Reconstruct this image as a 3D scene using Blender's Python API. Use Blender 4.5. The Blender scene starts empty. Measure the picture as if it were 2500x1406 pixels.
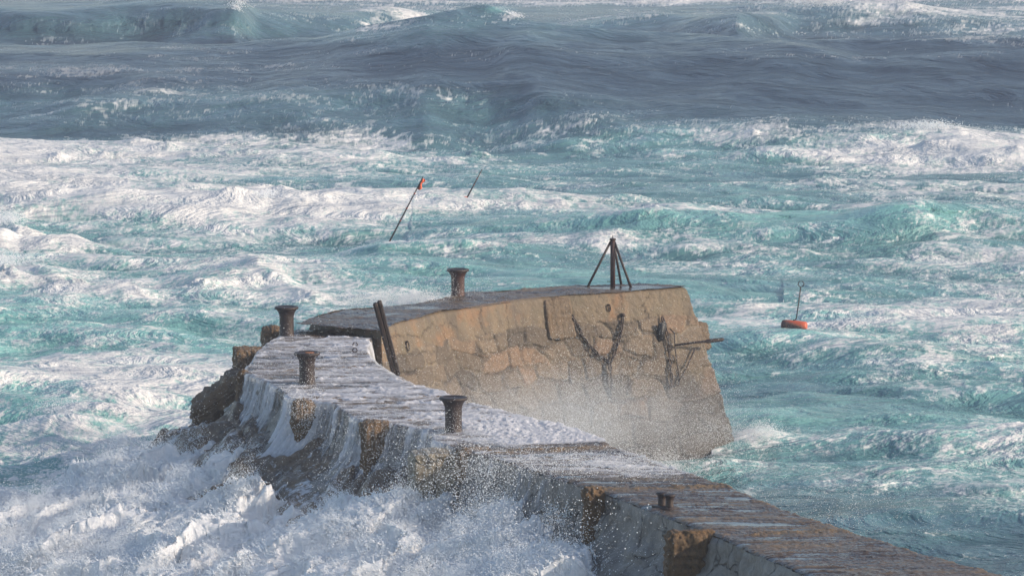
import bpy, bmesh, math, random
import numpy as np
from mathutils import Vector, Matrix

# ------------------------------------------------------------------ camera, sky, sun, exposure
SC = bpy.context.scene
COL = SC.collection
F, CU, CV, HZ = 9600.0, 1250.0, 703.0, -400.0        # focal length, centre and horizon, in pixels of the photograph
CAM_Z = 17.6
PITCH = math.atan((CV - HZ) / F)
cam_d = bpy.data.cameras.new('camera')
cam = bpy.data.objects.new('camera', cam_d)
COL.objects.link(cam)
cam_d.sensor_width = 36.0
cam_d.lens = 36.0 * F / 2500.0
cam_d.clip_start = 1.0
cam_d.clip_end = 20000.0
cam.location = (0, 0, CAM_Z)
cam.rotation_euler = (math.pi / 2 - PITCH, 0, 0)
SC.camera = cam
SC.render.resolution_x, SC.render.resolution_y = 1024, 575

SUN_EL = math.radians(23)
SUN_AZ = math.radians(105)            # clockwise from +Y (the view direction): behind the camera's right shoulder
sun_vec = Vector((math.sin(SUN_AZ) * math.cos(SUN_EL), math.cos(SUN_AZ) * math.cos(SUN_EL), math.sin(SUN_EL)))
world = bpy.data.worlds.new('World')
SC.world = world
world.use_nodes = True
wn = world.node_tree
sky = wn.nodes.new('ShaderNodeTexSky')
sky.sky_type = 'NISHITA'
sky.sun_disc = False
sky.sun_elevation = SUN_EL
sky.sun_rotation = SUN_AZ
sky.air_density = 1.0
sky.dust_density = 1.2
sky.ozone_density = 1.0
wn.links.new(sky.outputs[0], wn.nodes['Background'].inputs[0])
wn.nodes['Background'].inputs[1].default_value = 0.15
sl = bpy.data.lights.new('sun', 'SUN')
sl.energy = 3.5
sl.angle = math.radians(0.5)
sl.color = (1.0, 0.845, 0.67)
sun = bpy.data.objects.new('sun', sl)
COL.objects.link(sun)
sun.rotation_euler = (-sun_vec).to_track_quat('-Z', 'Y').to_euler()
sun.location = (60, -60, 80)
SC.view_settings.view_transform = 'Standard'
SC.view_settings.look = 'None'
SC.view_settings.exposure = 0.4
SC.view_settings.gamma = 1.0
try:
    SC.cycles.volume_bounces = 1
    SC.cycles.max_bounces = 6
    SC.cycles.use_denoising = True
    SC.cycles.transparent_max_bounces = 12
except Exception:
    pass

# ------------------------------------------------------------------ helpers: geometry of the view, noise, meshes
ca, sa = math.cos(PITCH), math.sin(PITCH)


def ray(u, v):
    xc, yc = (u - CU) / F, -(v - CV) / F
    return np.array([xc, ca + sa * yc, -sa + ca * yc])


def at(u, v, z):
    """the place on the level z that the photograph shows at (u, v)"""
    r = ray(u, v)
    t = (z - CAM_Z) / r[2]
    return np.array([r[0] * t, r[1] * t, z])


def at_d(u, v, d):
    r = ray(u, v)
    t = d / r[1]
    return np.array([r[0] * t, d, CAM_Z + r[2] * t])


def project(P):
    P = np.asarray(P, float)
    y, z = P[..., 1], P[..., 2] - CAM_Z
    dep = y * ca - z * sa
    up = y * sa + z * ca
    return np.stack([CU + F * P[..., 0] / dep, CV - F * up / dep], -1)


RNG = np.random.default_rng(7)


def tile(n, seed, slope, lo, hi, aniso=(1.0, 1.0)):
    """a periodic noise tile with a power-law spectrum between lo and hi cycles per tile, standard deviation 1"""
    r = np.random.default_rng(seed)
    k = np.fft.fftfreq(n) * n
    kx, ky = np.meshgrid(k * aniso[0], k * aniso[1], indexing='ij')
    kk = np.hypot(kx, ky)
    amp = np.where((kk >= lo) & (kk <= hi), np.maximum(kk, 1e-6) ** (-slope), 0.0)
    t = np.fft.ifft2(np.fft.fft2(r.standard_normal((n, n))) * amp).real
    return (t / t.std()).astype(np.float32)


def samp(T, u, v):
    n, m = T.shape
    u = np.asarray(u, np.float64) * n
    v = np.asarray(v, np.float64) * m
    i = np.floor(u); j = np.floor(v)
    fu = (u - i).astype(np.float32); fv = (v - j).astype(np.float32)
    i = i.astype(np.int64) % n; j = j.astype(np.int64) % m
    i1 = (i + 1) % n; j1 = (j + 1) % m
    return (T[i, j] * (1 - fu) + T[i1, j] * fu) * (1 - fv) + (T[i, j1] * (1 - fu) + T[i1, j1] * fu) * fv


def sstep(a, b, x):
    t = np.clip((x - a) / (b - a), 0, 1)
    return t * t * (3 - 2 * t)


T_FB = tile(1024, 11, 1.6, 2, 400)        # fractal, smooth
T_FB2 = tile(1024, 12, 1.6, 2, 400)
T_SM = tile(1024, 17, 2.2, 3, 200)         # fractal, very smooth
T_RG = tile(1024, 13, 1.25, 4, 300)       # fractal, rough
T_FL = tile(1024, 31, 1.5, 2, 64)          # fractal without its finest grain
T_FL2 = tile(1024, 32, 1.5, 2, 64)
T_V1 = tile(1024, 18, 1.0, 9, 26)          # one size only, for lace
T_V2 = tile(1024, 19, 1.0, 9, 26)
T_MID = tile(1024, 14, 1.0, 12, 120)      # one band of sizes
T_MID2 = tile(1024, 15, 1.0, 12, 120)


def noise3(P, L, T=None):
    T = T_FB if T is None else T
    return (samp(T, P[..., 0] / L, P[..., 1] / L + 0.37) + samp(T, P[..., 1] / L + 0.71, P[..., 2] / L) + samp(T, P[..., 2] / L + 0.13, P[..., 0] / L + 0.5)) / 1.7


def voronoi(u, v, seed, jit=0.8):
    """nearest and second nearest distance and a random number of the nearest cell, unit cells"""
    n = 64
    r = np.random.default_rng(seed)
    jx, jy, rn = r.random((n, n)) * jit, r.random((n, n)) * jit, r.random((n, n))
    iu, iv = np.floor(u).astype(int), np.floor(v).astype(int)
    d1 = np.full(u.shape, 9.0); d2 = np.full(u.shape, 9.0); idn = np.zeros(u.shape)
    for a in (-1, 0, 1):
        for b in (-1, 0, 1):
            ci, cj = (iu + a) % n, (iv + b) % n
            d = np.hypot(iu + a + jx[ci, cj] + (1 - jit) / 2 - u, iv + b + jy[ci, cj] + (1 - jit) / 2 - v)
            new = d < d1
            d2 = np.where(new, d1, np.minimum(d2, d))
            idn = np.where(new, rn[ci, cj], idn)
            d1 = np.where(new, d, d1)
    return d1, d2, idn


def tag(o, label=None, cat=None, group=None, kind=None):
    if label: o['label'] = label
    if cat: o['category'] = cat
    if group: o['group'] = group
    if kind: o['kind'] = kind
    return o


def link(name, me, mat=None, parent=None, smooth=True):
    if mat is not None: me.materials.append(mat)
    if smooth and len(me.polygons):
        me.polygons.foreach_set('use_smooth', np.ones(len(me.polygons), bool))
    o = bpy.data.objects.new(name, me)
    COL.objects.link(o)
    if parent is not None:
        o.parent = parent
        o.matrix_parent_inverse = parent.matrix_basis.inverted()
    return o


def empty(name, loc, label, cat, group=None):
    o = bpy.data.objects.new(name, None)
    COL.objects.link(o)
    o.location = loc
    o.empty_display_size = 0.3
    return tag(o, label, cat, group)


def grid_mesh(name, P, attrs=None, closed=False, flip=False, mask=None):
    """P is (n, m, 3); quads between neighbours"""
    n, m = P.shape[:2]
    idx = np.arange(n * m, dtype=np.int32).reshape(n, m)
    if closed:
        idx = np.concatenate([idx, idx[:, :1]], 1)
    a, b, c, d = idx[:-1, :-1], idx[1:, :-1], idx[1:, 1:], idx[:-1, 1:]
    q = np.stack([a, d, c, b] if flip else [a, b, c, d], -1).reshape(-1, 4)
    if mask is not None:
        q = q[mask[:-1, :-1].reshape(-1)]
    me = bpy.data.meshes.new(name)
    me.vertices.add(n * m)
    me.vertices.foreach_set('co', np.ascontiguousarray(P, np.float32).reshape(-1))
    me.loops.add(q.size)
    me.loops.foreach_set('vertex_index', q.reshape(-1))
    me.polygons.add(len(q))
    me.polygons.foreach_set('loop_start', np.arange(0, q.size, 4, dtype=np.int32))
    me.update(calc_edges=True)
    for k, v in (attrs or {}).items():
        at_ = me.attributes.new(k, 'FLOAT', 'POINT')
        at_.data.foreach_set('value', np.ascontiguousarray(v, np.float32).reshape(-1))
    return me


def bm_mesh(name, bm):
    me = bpy.data.meshes.new(name)
    bmesh.ops.recalc_face_normals(bm, faces=bm.faces)
    bm.to_mesh(me)
    bm.free()
    return me


def lathe(bm, prof, seg=32, M=None):
    """prof: list of (radius, z)"""
    M = M or Matrix()
    rings = []
    for r, z in prof:
        rings.append([bm.verts.new(M @ Vector((r * math.cos(2 * math.pi * k / seg), r * math.sin(2 * math.pi * k / seg), z))) for k in range(seg)])
    for A, B in zip(rings[:-1], rings[1:]):
        for k in range(seg):
            bm.faces.new((A[k], A[(k + 1) % seg], B[(k + 1) % seg], B[k]))
    bm.faces.new(rings[0][::-1]); bm.faces.new(rings[-1])


def tube(bm, pts, rad, seg=10, closed=False):
    pts = [Vector(p) for p in pts]
    n = len(pts)
    rad = [rad] * n if not hasattr(rad, '__len__') else rad
    rings = []
    ref = Vector((0.13, 0.31, 0.94))
    for i, p in enumerate(pts):
        t = (pts[(i + 1) % n] - pts[i - 1]) if closed else (pts[min(i + 1, n - 1)] - pts[max(i - 1, 0)])
        t.normalize()
        if abs(t.dot(ref)) > 0.95: ref = Vector((1, 0, 0))
        a = t.cross(ref).normalized(); b = t.cross(a).normalized()
        rings.append([bm.verts.new(p + rad[i] * (a * math.cos(2 * math.pi * k / seg) + b * math.sin(2 * math.pi * k / seg))) for k in range(seg)])
    for i in range(n if closed else n - 1):
        A, B = rings[i], rings[(i + 1) % n]
        best = 0
        if closed and i == n - 1:
            best = min(range(seg), key=lambda s: (A[0].co - B[s].co).length)
        for k in range(seg):
            bm.faces.new((A[k], A[(k + 1) % seg], B[(k + 1 + best) % seg], B[(k + best) % seg]))
    if not closed:
        bm.faces.new(rings[0][::-1]); bm.faces.new(rings[-1])


def box(bm, size, M=None, bev=0.0):
    r = bmesh.ops.create_cube(bm, size=1.0, matrix=(M or Matrix()) @ Matrix.Diagonal((*size, 1)))
    if bev:
        es = list({e for v in r['verts'] for e in v.link_edges})
        bmesh.ops.bevel(bm, geom=es, offset=bev, segments=2, affect='EDGES')


def resample(P, n):
    P = np.asarray(P, float)
    s = np.concatenate([[0], np.cumsum(np.linalg.norm(np.diff(P, axis=0), axis=1))])
    t = np.linspace(0, s[-1], n)
    return np.stack([np.interp(t, s, P[:, k]) for k in range(P.shape[1])], 1)


# ------------------------------------------------------------------ materials
class NT:
    def __init__(self, name):
        self.m = bpy.data.materials.new(name)
        self.m.use_nodes = True
        self.t = self.m.node_tree
        self.b = self.t.nodes['Principled BSDF']
        self.out = self.t.nodes['Material Output']

    def n(self, typ, **kw):
        nd = self.t.nodes.new(typ)
        for k, v in kw.items(): setattr(nd, k, v)
        return nd

    def set(self, nd, i, v):
        if hasattr(v, 'is_linked') or isinstance(v, bpy.types.NodeSocket):
            self.t.links.new(v, nd.inputs[i])
        else:
            nd.inputs[i].default_value = v

    def coord(self, scale=(1, 1, 1), rot=(0, 0, 0)):
        c = self.n('ShaderNodeTexCoord'); m = self.n('ShaderNodeMapping')
        m.inputs['Scale'].default_value = scale
        m.inputs['Rotation'].default_value = rot
        self.t.links.new(c.outputs['Object'], m.inputs['Vector'])
        return m.outputs[0]

    def noise(self, scale, detail=6, rough=0.6, vec=None, dist=0.0):
        nd = self.n('ShaderNodeTexNoise')
        nd.inputs['Scale'].default_value = scale
        nd.inputs['Detail'].default_value = detail
        nd.inputs['Roughness'].default_value = rough
        nd.inputs['Distortion'].default_value = dist
        if vec is None: vec = self.coord()
        self.t.links.new(vec, nd.inputs['Vector'])
        return nd.outputs[0]

    def attr(self, name):
        nd = self.n('ShaderNodeAttribute', attribute_name=name)
        return nd.outputs['Fac']

    def math(self, op, a, b=0.0, c=0.0, clamp=False):
        nd = self.n('ShaderNodeMath', operation=op, use_clamp=clamp)
        for i, v in enumerate((a, b, c)): self.set(nd, i, v)
        return nd.outputs[0]

    def rng(self, x, a, b, lo=0.0, hi=1.0, smooth=False):
        nd = self.n('ShaderNodeMapRange')
        if smooth: nd.interpolation_type = 'SMOOTHSTEP'
        for i, v in enumerate((x, a, b, lo, hi)): self.set(nd, i, v)
        return nd.outputs[0]

    def mix(self, f, a, b):
        nd = self.n('ShaderNodeMix', data_type='RGBA')
        self.set(nd, 0, f)
        self.set(nd, 6, a if not isinstance(a, tuple) else (*a, 1))
        self.set(nd, 7, b if not isinstance(b, tuple) else (*b, 1))
        return nd.outputs[2]

    def bump(self, h, dist, strength=1.0, normal=None):
        nd = self.n('ShaderNodeBump')
        nd.inputs['Distance'].default_value = dist
        nd.inputs['Strength'].default_value = strength
        self.set(nd, 'Height', h)
        if normal is not None: self.t.links.new(normal, nd.inputs['Normal'])
        return nd.outputs[0]

    def p(self, **kw):
        for k, v in kw.items():
            k = k.replace('_', ' ')
            if isinstance(v, tuple): v = (*v, 1)
            self.set(self.b, k, v)
        return self.m


def m_sea():
    n = NT('stormy_sea_water')
    foam = n.attr('foam'); aer_glow = n.attr('aer_glow')
    fine = n.noise(1.0, 5, 0.65, n.coord((3.2, 2.2, 3.2)), 0.5)
    fine2 = n.noise(1.0, 4, 0.6, n.coord((0.8, 0.4, 0.8)), 0.4)
    f0 = n.math('ADD', foam, n.math('MULTIPLY', n.math('SUBTRACT', fine, 0.5), 0.5))
    wv = n.n('ShaderNodeTexNoise'); wv.inputs['Scale'].default_value = 0.5; wv.inputs['Detail'].default_value = 3
    oc = n.coord(); n.t.links.new(oc, wv.inputs['Vector'])
    va = n.n('ShaderNodeVectorMath', operation='MULTIPLY_ADD'); va.inputs[1].default_value = (2.6, 2.6, 0.0)
    n.t.links.new(wv.outputs['Color'], va.inputs[0]); n.t.links.new(oc, va.inputs[2])
    for sx, sy, wd, am in ((0.42, 0.60, 0.10, 0.30), (1.25, 1.5, 0.12, 0.22)):
        mp = n.n('ShaderNodeMapping'); mp.inputs['Scale'].default_value = (sx, sy, 0.0); n.t.links.new(va.outputs[0], mp.inputs[0])
        vo = n.n('ShaderNodeTexVoronoi', feature='DISTANCE_TO_EDGE'); vo.inputs['Scale'].default_value = 1.0
        n.t.links.new(mp.outputs[0], vo.inputs['Vector'])
        li = n.math('MULTIPLY', n.rng(vo.outputs['Distance'], 0.0, wd, 1.0, 0.0, True), n.rng(aer_glow, 0.35, 0.65, 0.0, am))
        f0 = n.math('ADD', f0, n.math('MULTIPLY', n.math('MULTIPLY', li, n.rng(fine2, 0.35, 0.6)), n.rng(foam, 0.0, 0.5, 0.3, 1.0)))
    f = n.rng(f0, 0.22, 1.10, 0.0, 1.0, True)
    deep = n.mix(n.rng(aer_glow, 0.0, 0.5), (0.016, 0.030, 0.054), (0.07, 0.155, 0.175))
    wat = n.mix(n.rng(aer_glow, 0.5, 1.0), deep, (0.185, 0.41, 0.38))
    froth = n.mix(n.rng(fine2, 0.3, 0.7), (0.58, 0.585, 0.59), (0.77, 0.75, 0.715))
    col = n.mix(f, wat, froth)
    rough = n.rng(f, 0.0, 1.0, 0.2, 0.75)
    rip = n.noise(1.0, 5, 0.6, n.coord((1.3, 1.0, 1.3)), 0.6)
    swl = n.noise(1.0, 6, 0.62, n.coord((0.2, 0.34, 0.3)), 0.8)
    b = n.bump(swl, 1.5, 0.8)
    b = n.bump(rip, 0.16, 0.5, b)
    b = n.bump(fine, 0.05, 0.7, b)
    n.t.links.new(b, n.b.inputs['Normal'])
    return n.p(Base_Color=col, Roughness=rough, IOR=1.33, Specular_IOR_Level=n.rng(aer_glow, 0.0, 0.5, 0.32, 0.5))


def m_stone(name, c1, c2, c3, scale=6.0, wet=0.45, bump=0.05, attr=None, aniso=(1, 1, 1)):
    n = NT(name)
    a = n.noise(scale, 8, 0.65, n.coord(aniso)); b = n.noise(scale * 0.22, 4, 0.6); g = n.noise(scale * 9, 3, 0.7)
    col = n.mix(n.rng(a, 0.35, 0.65), c1, c2)
    col = n.mix(n.rng(b, 0.45, 0.65), col, c3)
    col = n.mix(n.rng(g, 0.62, 0.72, 0, 0.5), col, tuple(min(1, x * 2.2) for x in c2))
    col = n.mix(n.rng(g, 0.40, 0.30, 0, 0.6), col, tuple(x * 0.3 for x in c1))
    bm_ = n.bump(n.math('ADD', a, n.math('MULTIPLY', g, 0.35)), bump, 1.0)
    n.t.links.new(bm_, n.b.inputs['Normal'])
    return n.p(Base_Color=col, Roughness=n.rng(b, 0.3, 0.7, wet - 0.15, wet + 0.25))


def m_deck():
    n = NT('wet_ribbed_concrete')
    v = n.coord((0.5, 7.0, 1.0)); v2 = n.coord((0.35, 1.6, 1.0))
    a = n.noise(1.0, 8, 0.7, v, 0.3); b = n.noise(1.0, 5, 0.6, v2, 0.5); g = n.noise(22, 4, 0.7)
    rib = n.attr('rib'); pud = n.attr('puddle')
    col = n.mix(n.rng(a, 0.38, 0.62), (0.034, 0.026, 0.023), (0.13, 0.094, 0.068))
    col = n.mix(n.rng(b, 0.45, 0.7), col, (0.16, 0.115, 0.07))
    col = n.mix(n.rng(g, 0.55, 0.75, 0, 0.7), col, (0.24, 0.17, 0.09))
    col = n.mix(n.math('MULTIPLY', rib, n.rng(g, 0.35, 0.6)), col, (0.23, 0.15, 0.07))
    col = n.mix(pud, col, (0.05, 0.042, 0.042))
    dry = n.math('ADD', n.rng(b, 0.42, 0.62, 0, 0.4), rib, clamp=True)
    ro = n.rng(a, 0.4, 0.65, 0.16, 0.42)
    ro = n.math('ADD', ro, n.math('MULTIPLY', dry, 0.3))
    ro = n.math('MULTIPLY', ro, n.rng(pud, 0, 1, 1.0, 0.25))
    hgt = n.math('MULTIPLY', n.math('ADD', a, n.math('MULTIPLY', g, 0.4)), n.rng(pud, 0, 1, 1.0, 0.06))
    bb = n.bump(hgt, 0.022, 1.0)
    n.t.links.new(bb, n.b.inputs['Normal'])
    return n.p(Base_Color=col, Roughness=ro)


def m_concrete(name, base, dark, streak=(2.0, 2.0, 0.35)):
    n = NT(name)
    a = n.noise(1.6, 7, 0.65, n.coord(streak)); b = n.noise(9, 6, 0.7); g = n.noise(55, 2, 0.6)
    col = n.mix(n.rng(a, 0.4, 0.66), base, dark)
    col = n.mix(n.rng(b, 0.55, 0.75, 0, 0.6), col, tuple(min(1, x * 1.6) for x in base))
    col = n.mix(n.rng(g, 0.42, 0.3, 0, 0.5), col, tuple(x * 0.5 for x in dark))
    vo = n.n('ShaderNodeTexVoronoi', feature='DISTANCE_TO_EDGE'); vo.inputs['Scale'].default_value = 0.75
    wv = n.n('ShaderNodeVectorMath', operation='ADD'); nz = n.n('ShaderNodeTexNoise'); nz.inputs['Scale'].default_value = 1.7
    oc = n.coord((1, 1, 0.7)); n.t.links.new(oc, nz.inputs['Vector']); n.t.links.new(oc, wv.inputs[0]); n.t.links.new(nz.outputs['Color'], wv.inputs[1]); n.t.links.new(wv.outputs[0], vo.inputs['Vector'])
    ck = n.math('MULTIPLY', n.rng(vo.outputs['Distance'], 0.0, 0.022, 1.0, 0.0), n.rng(b, 0.35, 0.55))
    weed = n.noise(0.9, 6, 0.7)
    col = n.mix(n.rng(weed, 0.52, 0.66, 0, 0.75), col, (0.06, 0.048, 0.034))
    col = n.mix(ck, col, (0.02, 0.018, 0.016))
    bb = n.bump(n.math('SUBTRACT', n.math('ADD', b, n.math('MULTIPLY', g, 0.2)), n.math('MULTIPLY', ck, 0.8)), 0.04, 0.9)
    n.t.links.new(bb, n.b.inputs['Normal'])
    return n.p(Base_Color=col, Roughness=n.rng(a, 0.35, 0.65, 0.55, 0.3))


def m_masonry():
    n = NT('rubble_masonry')
    mort, rnd, cop, wetl = n.attr('mortar'), n.attr('stone'), n.attr('coping'), n.attr('tide')
    a = n.noise(7, 8, 0.7); g = n.noise(42, 3, 0.7); st = n.noise(1.0, 5, 0.6, n.coord((2.5, 2.5, 0.35))); big = n.noise(0.8, 4, 0.6)
    s1 = n.mix(n.rng(rnd, 0.1, 0.9), (0.07, 0.054, 0.04), (0.20, 0.145, 0.095))
    s1 = n.mix(n.math('MULTIPLY', n.rng(rnd, 0.78, 0.82), 0.6), s1, (0.20, 0.115, 0.068))
    s1 = n.mix(n.rng(a, 0.4, 0.68, 0, 0.7), s1, (0.085, 0.066, 0.048))
    mo = n.mix(n.rng(big, .46, .62), (0.028, 0.022, 0.017), (0.25, 0.205, 0.15))
    s1 = n.mix(n.math('MULTIPLY', mort, 0.7), s1, mo)
    con = n.mix(n.rng(st, 0.35, 0.65), (0.185, 0.138, 0.088), (0.12, 0.092, 0.063))
    con = n.mix(n.rng(big, 0.54, 0.66, 0, 0.55), con, (0.26, 0.125, 0.05))
    con = n.mix(n.rng(big, 0.46, 0.36, 0, 0.7), con, (0.12, 0.10, 0.065))
    con = n.mix(n.rng(st, 0.60, 0.72, 0, 0.8), con, (0.09, 0.07, 0.055))
    col = n.mix(cop, s1, con)
    col = n.mix(n.rng(g, 0.60, 0.74, 0, 0.45), col, (0.42, 0.32, 0.22))
    col = n.mix(n.rng(g, 0.42, 0.30, 0, 0.7), col, (0.03, 0.024, 0.02))
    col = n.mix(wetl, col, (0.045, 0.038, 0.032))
    col = n.mix(n.math('MULTIPLY', n.attr('crack'), 0.85), col, (0.022, 0.017, 0.013))
    bb = n.bump(n.math('ADD', a, n.math('MULTIPLY', g, 0.4)), 0.05, 1.0)
    n.t.links.new(bb, n.b.inputs['Normal'])
    return n.p(Base_Color=col, Roughness=n.rng(a, 0.3, 0.7, 0.45, 0.75))


def m_rust(name, c1=(0.018, 0.013, 0.014), c2=(0.034, 0.021, 0.019), c3=(0.15, 0.06, 0.03), amt=0.66):
    n = NT(name)
    a = n.noise(9, 7, 0.7); g = n.noise(60, 3, 0.7)
    col = n.mix(n.rng(a, 0.35, 0.6), c1, c2)
    col = n.mix(n.rng(n.math('ADD', a, n.math('MULTIPLY', n.math('SUBTRACT', g, 0.5), 0.25)), amt, amt + 0.12), col, c3)
    bb = n.bump(n.math('ADD', a, n.math('MULTIPLY', g, 0.5)), 0.012, 1.0)
    n.t.links.new(bb, n.b.inputs['Normal'])
    return n.p(Base_Color=col, Roughness=n.rng(g, 0.3, 0.7, 0.35, 0.7), Metallic=0.15)


def m_rock():
    n = NT('wet_seaweed_rock')
    flow = n.attr('flow')
    a = n.noise(3.2, 8, 0.7); b = n.noise(0.9, 5, 0.6); g = n.noise(30, 3, 0.7)
    col = n.mix(n.rng(a, 0.35, 0.65), (0.055, 0.042, 0.033), (0.17, 0.125, 0.085))
    col = n.mix(n.rng(b, 0.45, 0.7), col, (0.20, 0.135, 0.08))
    col = n.mix(n.rng(g, 0.58, 0.75, 0, 0.5), col, (0.22, 0.16, 0.10))
    fl = n.math('ADD', flow, n.math('MULTIPLY', n.math('SUBTRACT', g, 0.5), 0.7))
    fm = n.rng(fl, 0.42, 0.85, 0, 1, True)
    col = n.mix(fm, col, (0.55, 0.56, 0.58))
    bb = n.bump(n.math('ADD', a, n.math('MULTIPLY', g, 0.3)), 0.06, 1.0)
    n.t.links.new(bb, n.b.inputs['Normal'])
    return n.p(Base_Color=col, Roughness=n.rng(fm, 0, 1, 0.28, 0.7))


def m_froth(name, thr=None, col=(0.80, 0.81, 0.83)):
    """white water; with an attribute 'foam' it is clear wherever there is no froth"""
    n = NT(name)
    g = n.noise(14, 5, 0.7); a = n.noise(2.5, 4, 0.6)
    n.p(Base_Color=n.mix(n.rng(a, 0.3, 0.7), tuple(c * 0.92 for c in col), col), Roughness=0.6, IOR=1.33)
    bb = n.bump(n.math('ADD', a, g), 0.022, 0.6)
    n.t.links.new(bb, n.b.inputs['Normal'])
    tr = n.n('ShaderNodeBsdfTranslucent')
    tr.inputs[0].default_value = (0.75, 0.8, 0.82, 1)
    mx = n.n('ShaderNodeMixShader'); mx.inputs[0].default_value = 0.3
    n.t.links.new(n.b.outputs[0], mx.inputs[1]); n.t.links.new(tr.outputs[0], mx.inputs[2])
    last = mx.outputs[0]
    if thr:
        fo = n.attr('foam')
        fm = n.math('ADD', fo, n.math('MULTIPLY', n.math('SUBTRACT', g, 0.5), thr[2]))
        mask = n.rng(fm, thr[0], thr[1], 0, 1, True)
        tp = n.n('ShaderNodeBsdfTransparent')
        m2 = n.n('ShaderNodeMixShader')
        n.t.links.new(mask, m2.inputs[0]); n.t.links.new(tp.outputs[0], m2.inputs[1]); n.t.links.new(last, m2.inputs[2])
        last = m2.outputs[0]
    n.t.links.new(last, n.out.inputs[0])
    return n.m


def m_plain(name, c, rough=0.5, metal=0.0, c2=None, sc=12):
    n = NT(name)
    a = n.noise(sc, 6, 0.7)
    n.t.links.new(n.bump(a, 0.008, 0.6), n.b.inputs['Normal'])
    return n.p(Base_Color=n.mix(n.rng(a, 0.35, 0.65), c, c2 or tuple(x * 0.6 for x in c)), Roughness=rough, Metallic=metal)


M_SEA, M_DECK, M_MASON, M_ROCK = m_sea(), m_deck(), m_masonry(), m_rock()
M_GRANITE = m_stone('rough_granite', (0.10, 0.065, 0.035), (0.24, 0.15, 0.075), (0.17, 0.10, 0.045), 9, 0.5, 0.09)
M_GRANITE_PALE = m_stone('pale_granite', (0.10, 0.075, 0.052), (0.20, 0.145, 0.095), (0.17, 0.115, 0.07), 12, 0.65, 0.06)
M_BOULDER = m_stone('wet_boulder', (0.085, 0.062, 0.042), (0.19, 0.13, 0.075), (0.17, 0.105, 0.055), 4, 0.35, 0.08)
M_CONC = m_concrete('grey_cast_concrete', (0.25, 0.235, 0.215), (0.12, 0.11, 0.10))
M_CONC_SUNLIT = m_concrete('sunlit_buff_concrete', (0.27, 0.23, 0.165), (0.15, 0.125, 0.09), (5, 5, 0.5))  # buff concrete with its sunlit paleness mixed into the colour
M_RUST = m_rust('rusty_cast_iron')
M_RUST_DARK = m_rust('dark_pitted_iron', (0.014, 0.011, 0.011), (0.035, 0.02, 0.017), (0.10, 0.045, 0.025), 0.66)
M_RUST_RED = m_rust('red_brown_iron', (0.03, 0.015, 0.015), (0.06, 0.026, 0.022), (0.14, 0.055, 0.035), 0.64)
M_FROTH = m_froth('churned_white_water', None, (0.92, 0.93, 0.95))
M_WASH = m_froth('foaming_wash', (0.18, 1.12, 0.5), (0.70, 0.71, 0.77))
M_DROP = m_froth('flung_droplets', None, (0.93, 0.94, 0.95))

# ------------------------------------------------------------------ the sea: one sheet from under the camera to the horizon
U_COLS = np.array([-300, 0, 400, 800, 1200, 1600, 2000, 2500, 2800.0])
FOAM_ROWS = [
    (-300, .4, .4, .5, .6, .6, .6, .6), (-100, .3, .3, .5, .7, .8, .85, .85), (0, .14, .14, .5, .68, .74, .74, .85), (30, .12, .25, .24, .48, .55, .36, .6),
    (60, .16, .24, .34, .4, .46, .48, .56), (88, .16, .16, .3, .2, .2, .52, .56), (112, .15, .12, .12, .12, .12, .1, .12), (170, .14, .14, .1, .1, .12, .12, .1),
    (200, .3, .25, .25, .12, .1, .1, .1), (220, .36, .36, .32, .22, .12, .12, .12), (250, .32, .3, .28, .4, .16, .16, .15), (290, .28, .28, .28, .42, .48, .3, .3),
    (318, .25, .22, .32, .5, .55, .6, .5), (336, .66, .67, .65, .62, .63, .65, .66), (400, .62, .63, .63, .64, .67, .67, .68), (470, .60, .60, .60, .65, .72, .67, .62),
    (500, .6, .78, .7, .74, .84, .6, .45), (540, .5, .5, .52, .36, .2, .16, .4), (580, .6, .55, .56, .62, .6, .46, .56), (640, .58, .55, .53, .56, .58, .58, .58),
    (700, .55, .56, .55, .56, .57, .57, .58), (800, .48, .5, .5, .54, .56, .54, .56), (900, .46, .46, .5, .46, .48, .5, .5), (1000, .6, .56, .5, .36, .32, .30, .34),
    (1100, .66, .62, .55, .4, .42, .38, .38), (1200, .7, .62, .5, .4, .44, .4, .42), (1250, .7, .6, .5, .3, .2, .18, .22), (1320, .7, .6, .5, .3, .2, .24, .3), (1420, .66, .6, .5, .4, .4, .3, .4), (2000, .5, .5, .5, .4, .4, .4, .4)]
AER_ROWS = [
    (-300, .3, .3, .3, .3, .3, .3, .3), (0, .15, .18, .25, .35, .3, .3, .35), (60, .28, .36, .34, .3, .25, .25, .3), (88, .25, .3, .25, .15, .1, .2, .3), (112, .04, .04, .03, .03, .02, .02, .02), (190, .03, .03, .02, .02, .03, .03, .02),
    (220, .2, .18, .12, .1, .04, .04, .03), (250, .34, .3, .3, .4, .08, .06, .05), (300, .36, .32, .36, .5, .3, .15, .1), (325, .22, .2, .3, .55, .5, .45, .4), (340, .7, .68, .66, .62, .62, .62, .6),
    (480, .7, .7, .66, .7, .72, .68, .6), (540, .76, .74, .72, .72, .72, .76, .68), (700, .88, .84, .8, .8, .8, .78, .74), (850, .95, .92, .84, .78, .76, .74, .74), (1000, .92, .9, .8, .8, .82, .84, .8),
    (1180, .84, .84, .7, .7, .74, .74, .7), (1250, .8, .8, .7, .6, .5, .36, .36), (1330, .8, .8, .7, .6, .5, .38, .34), (2000, .6, .6, .6, .5, .5, .5, .5)]


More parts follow.
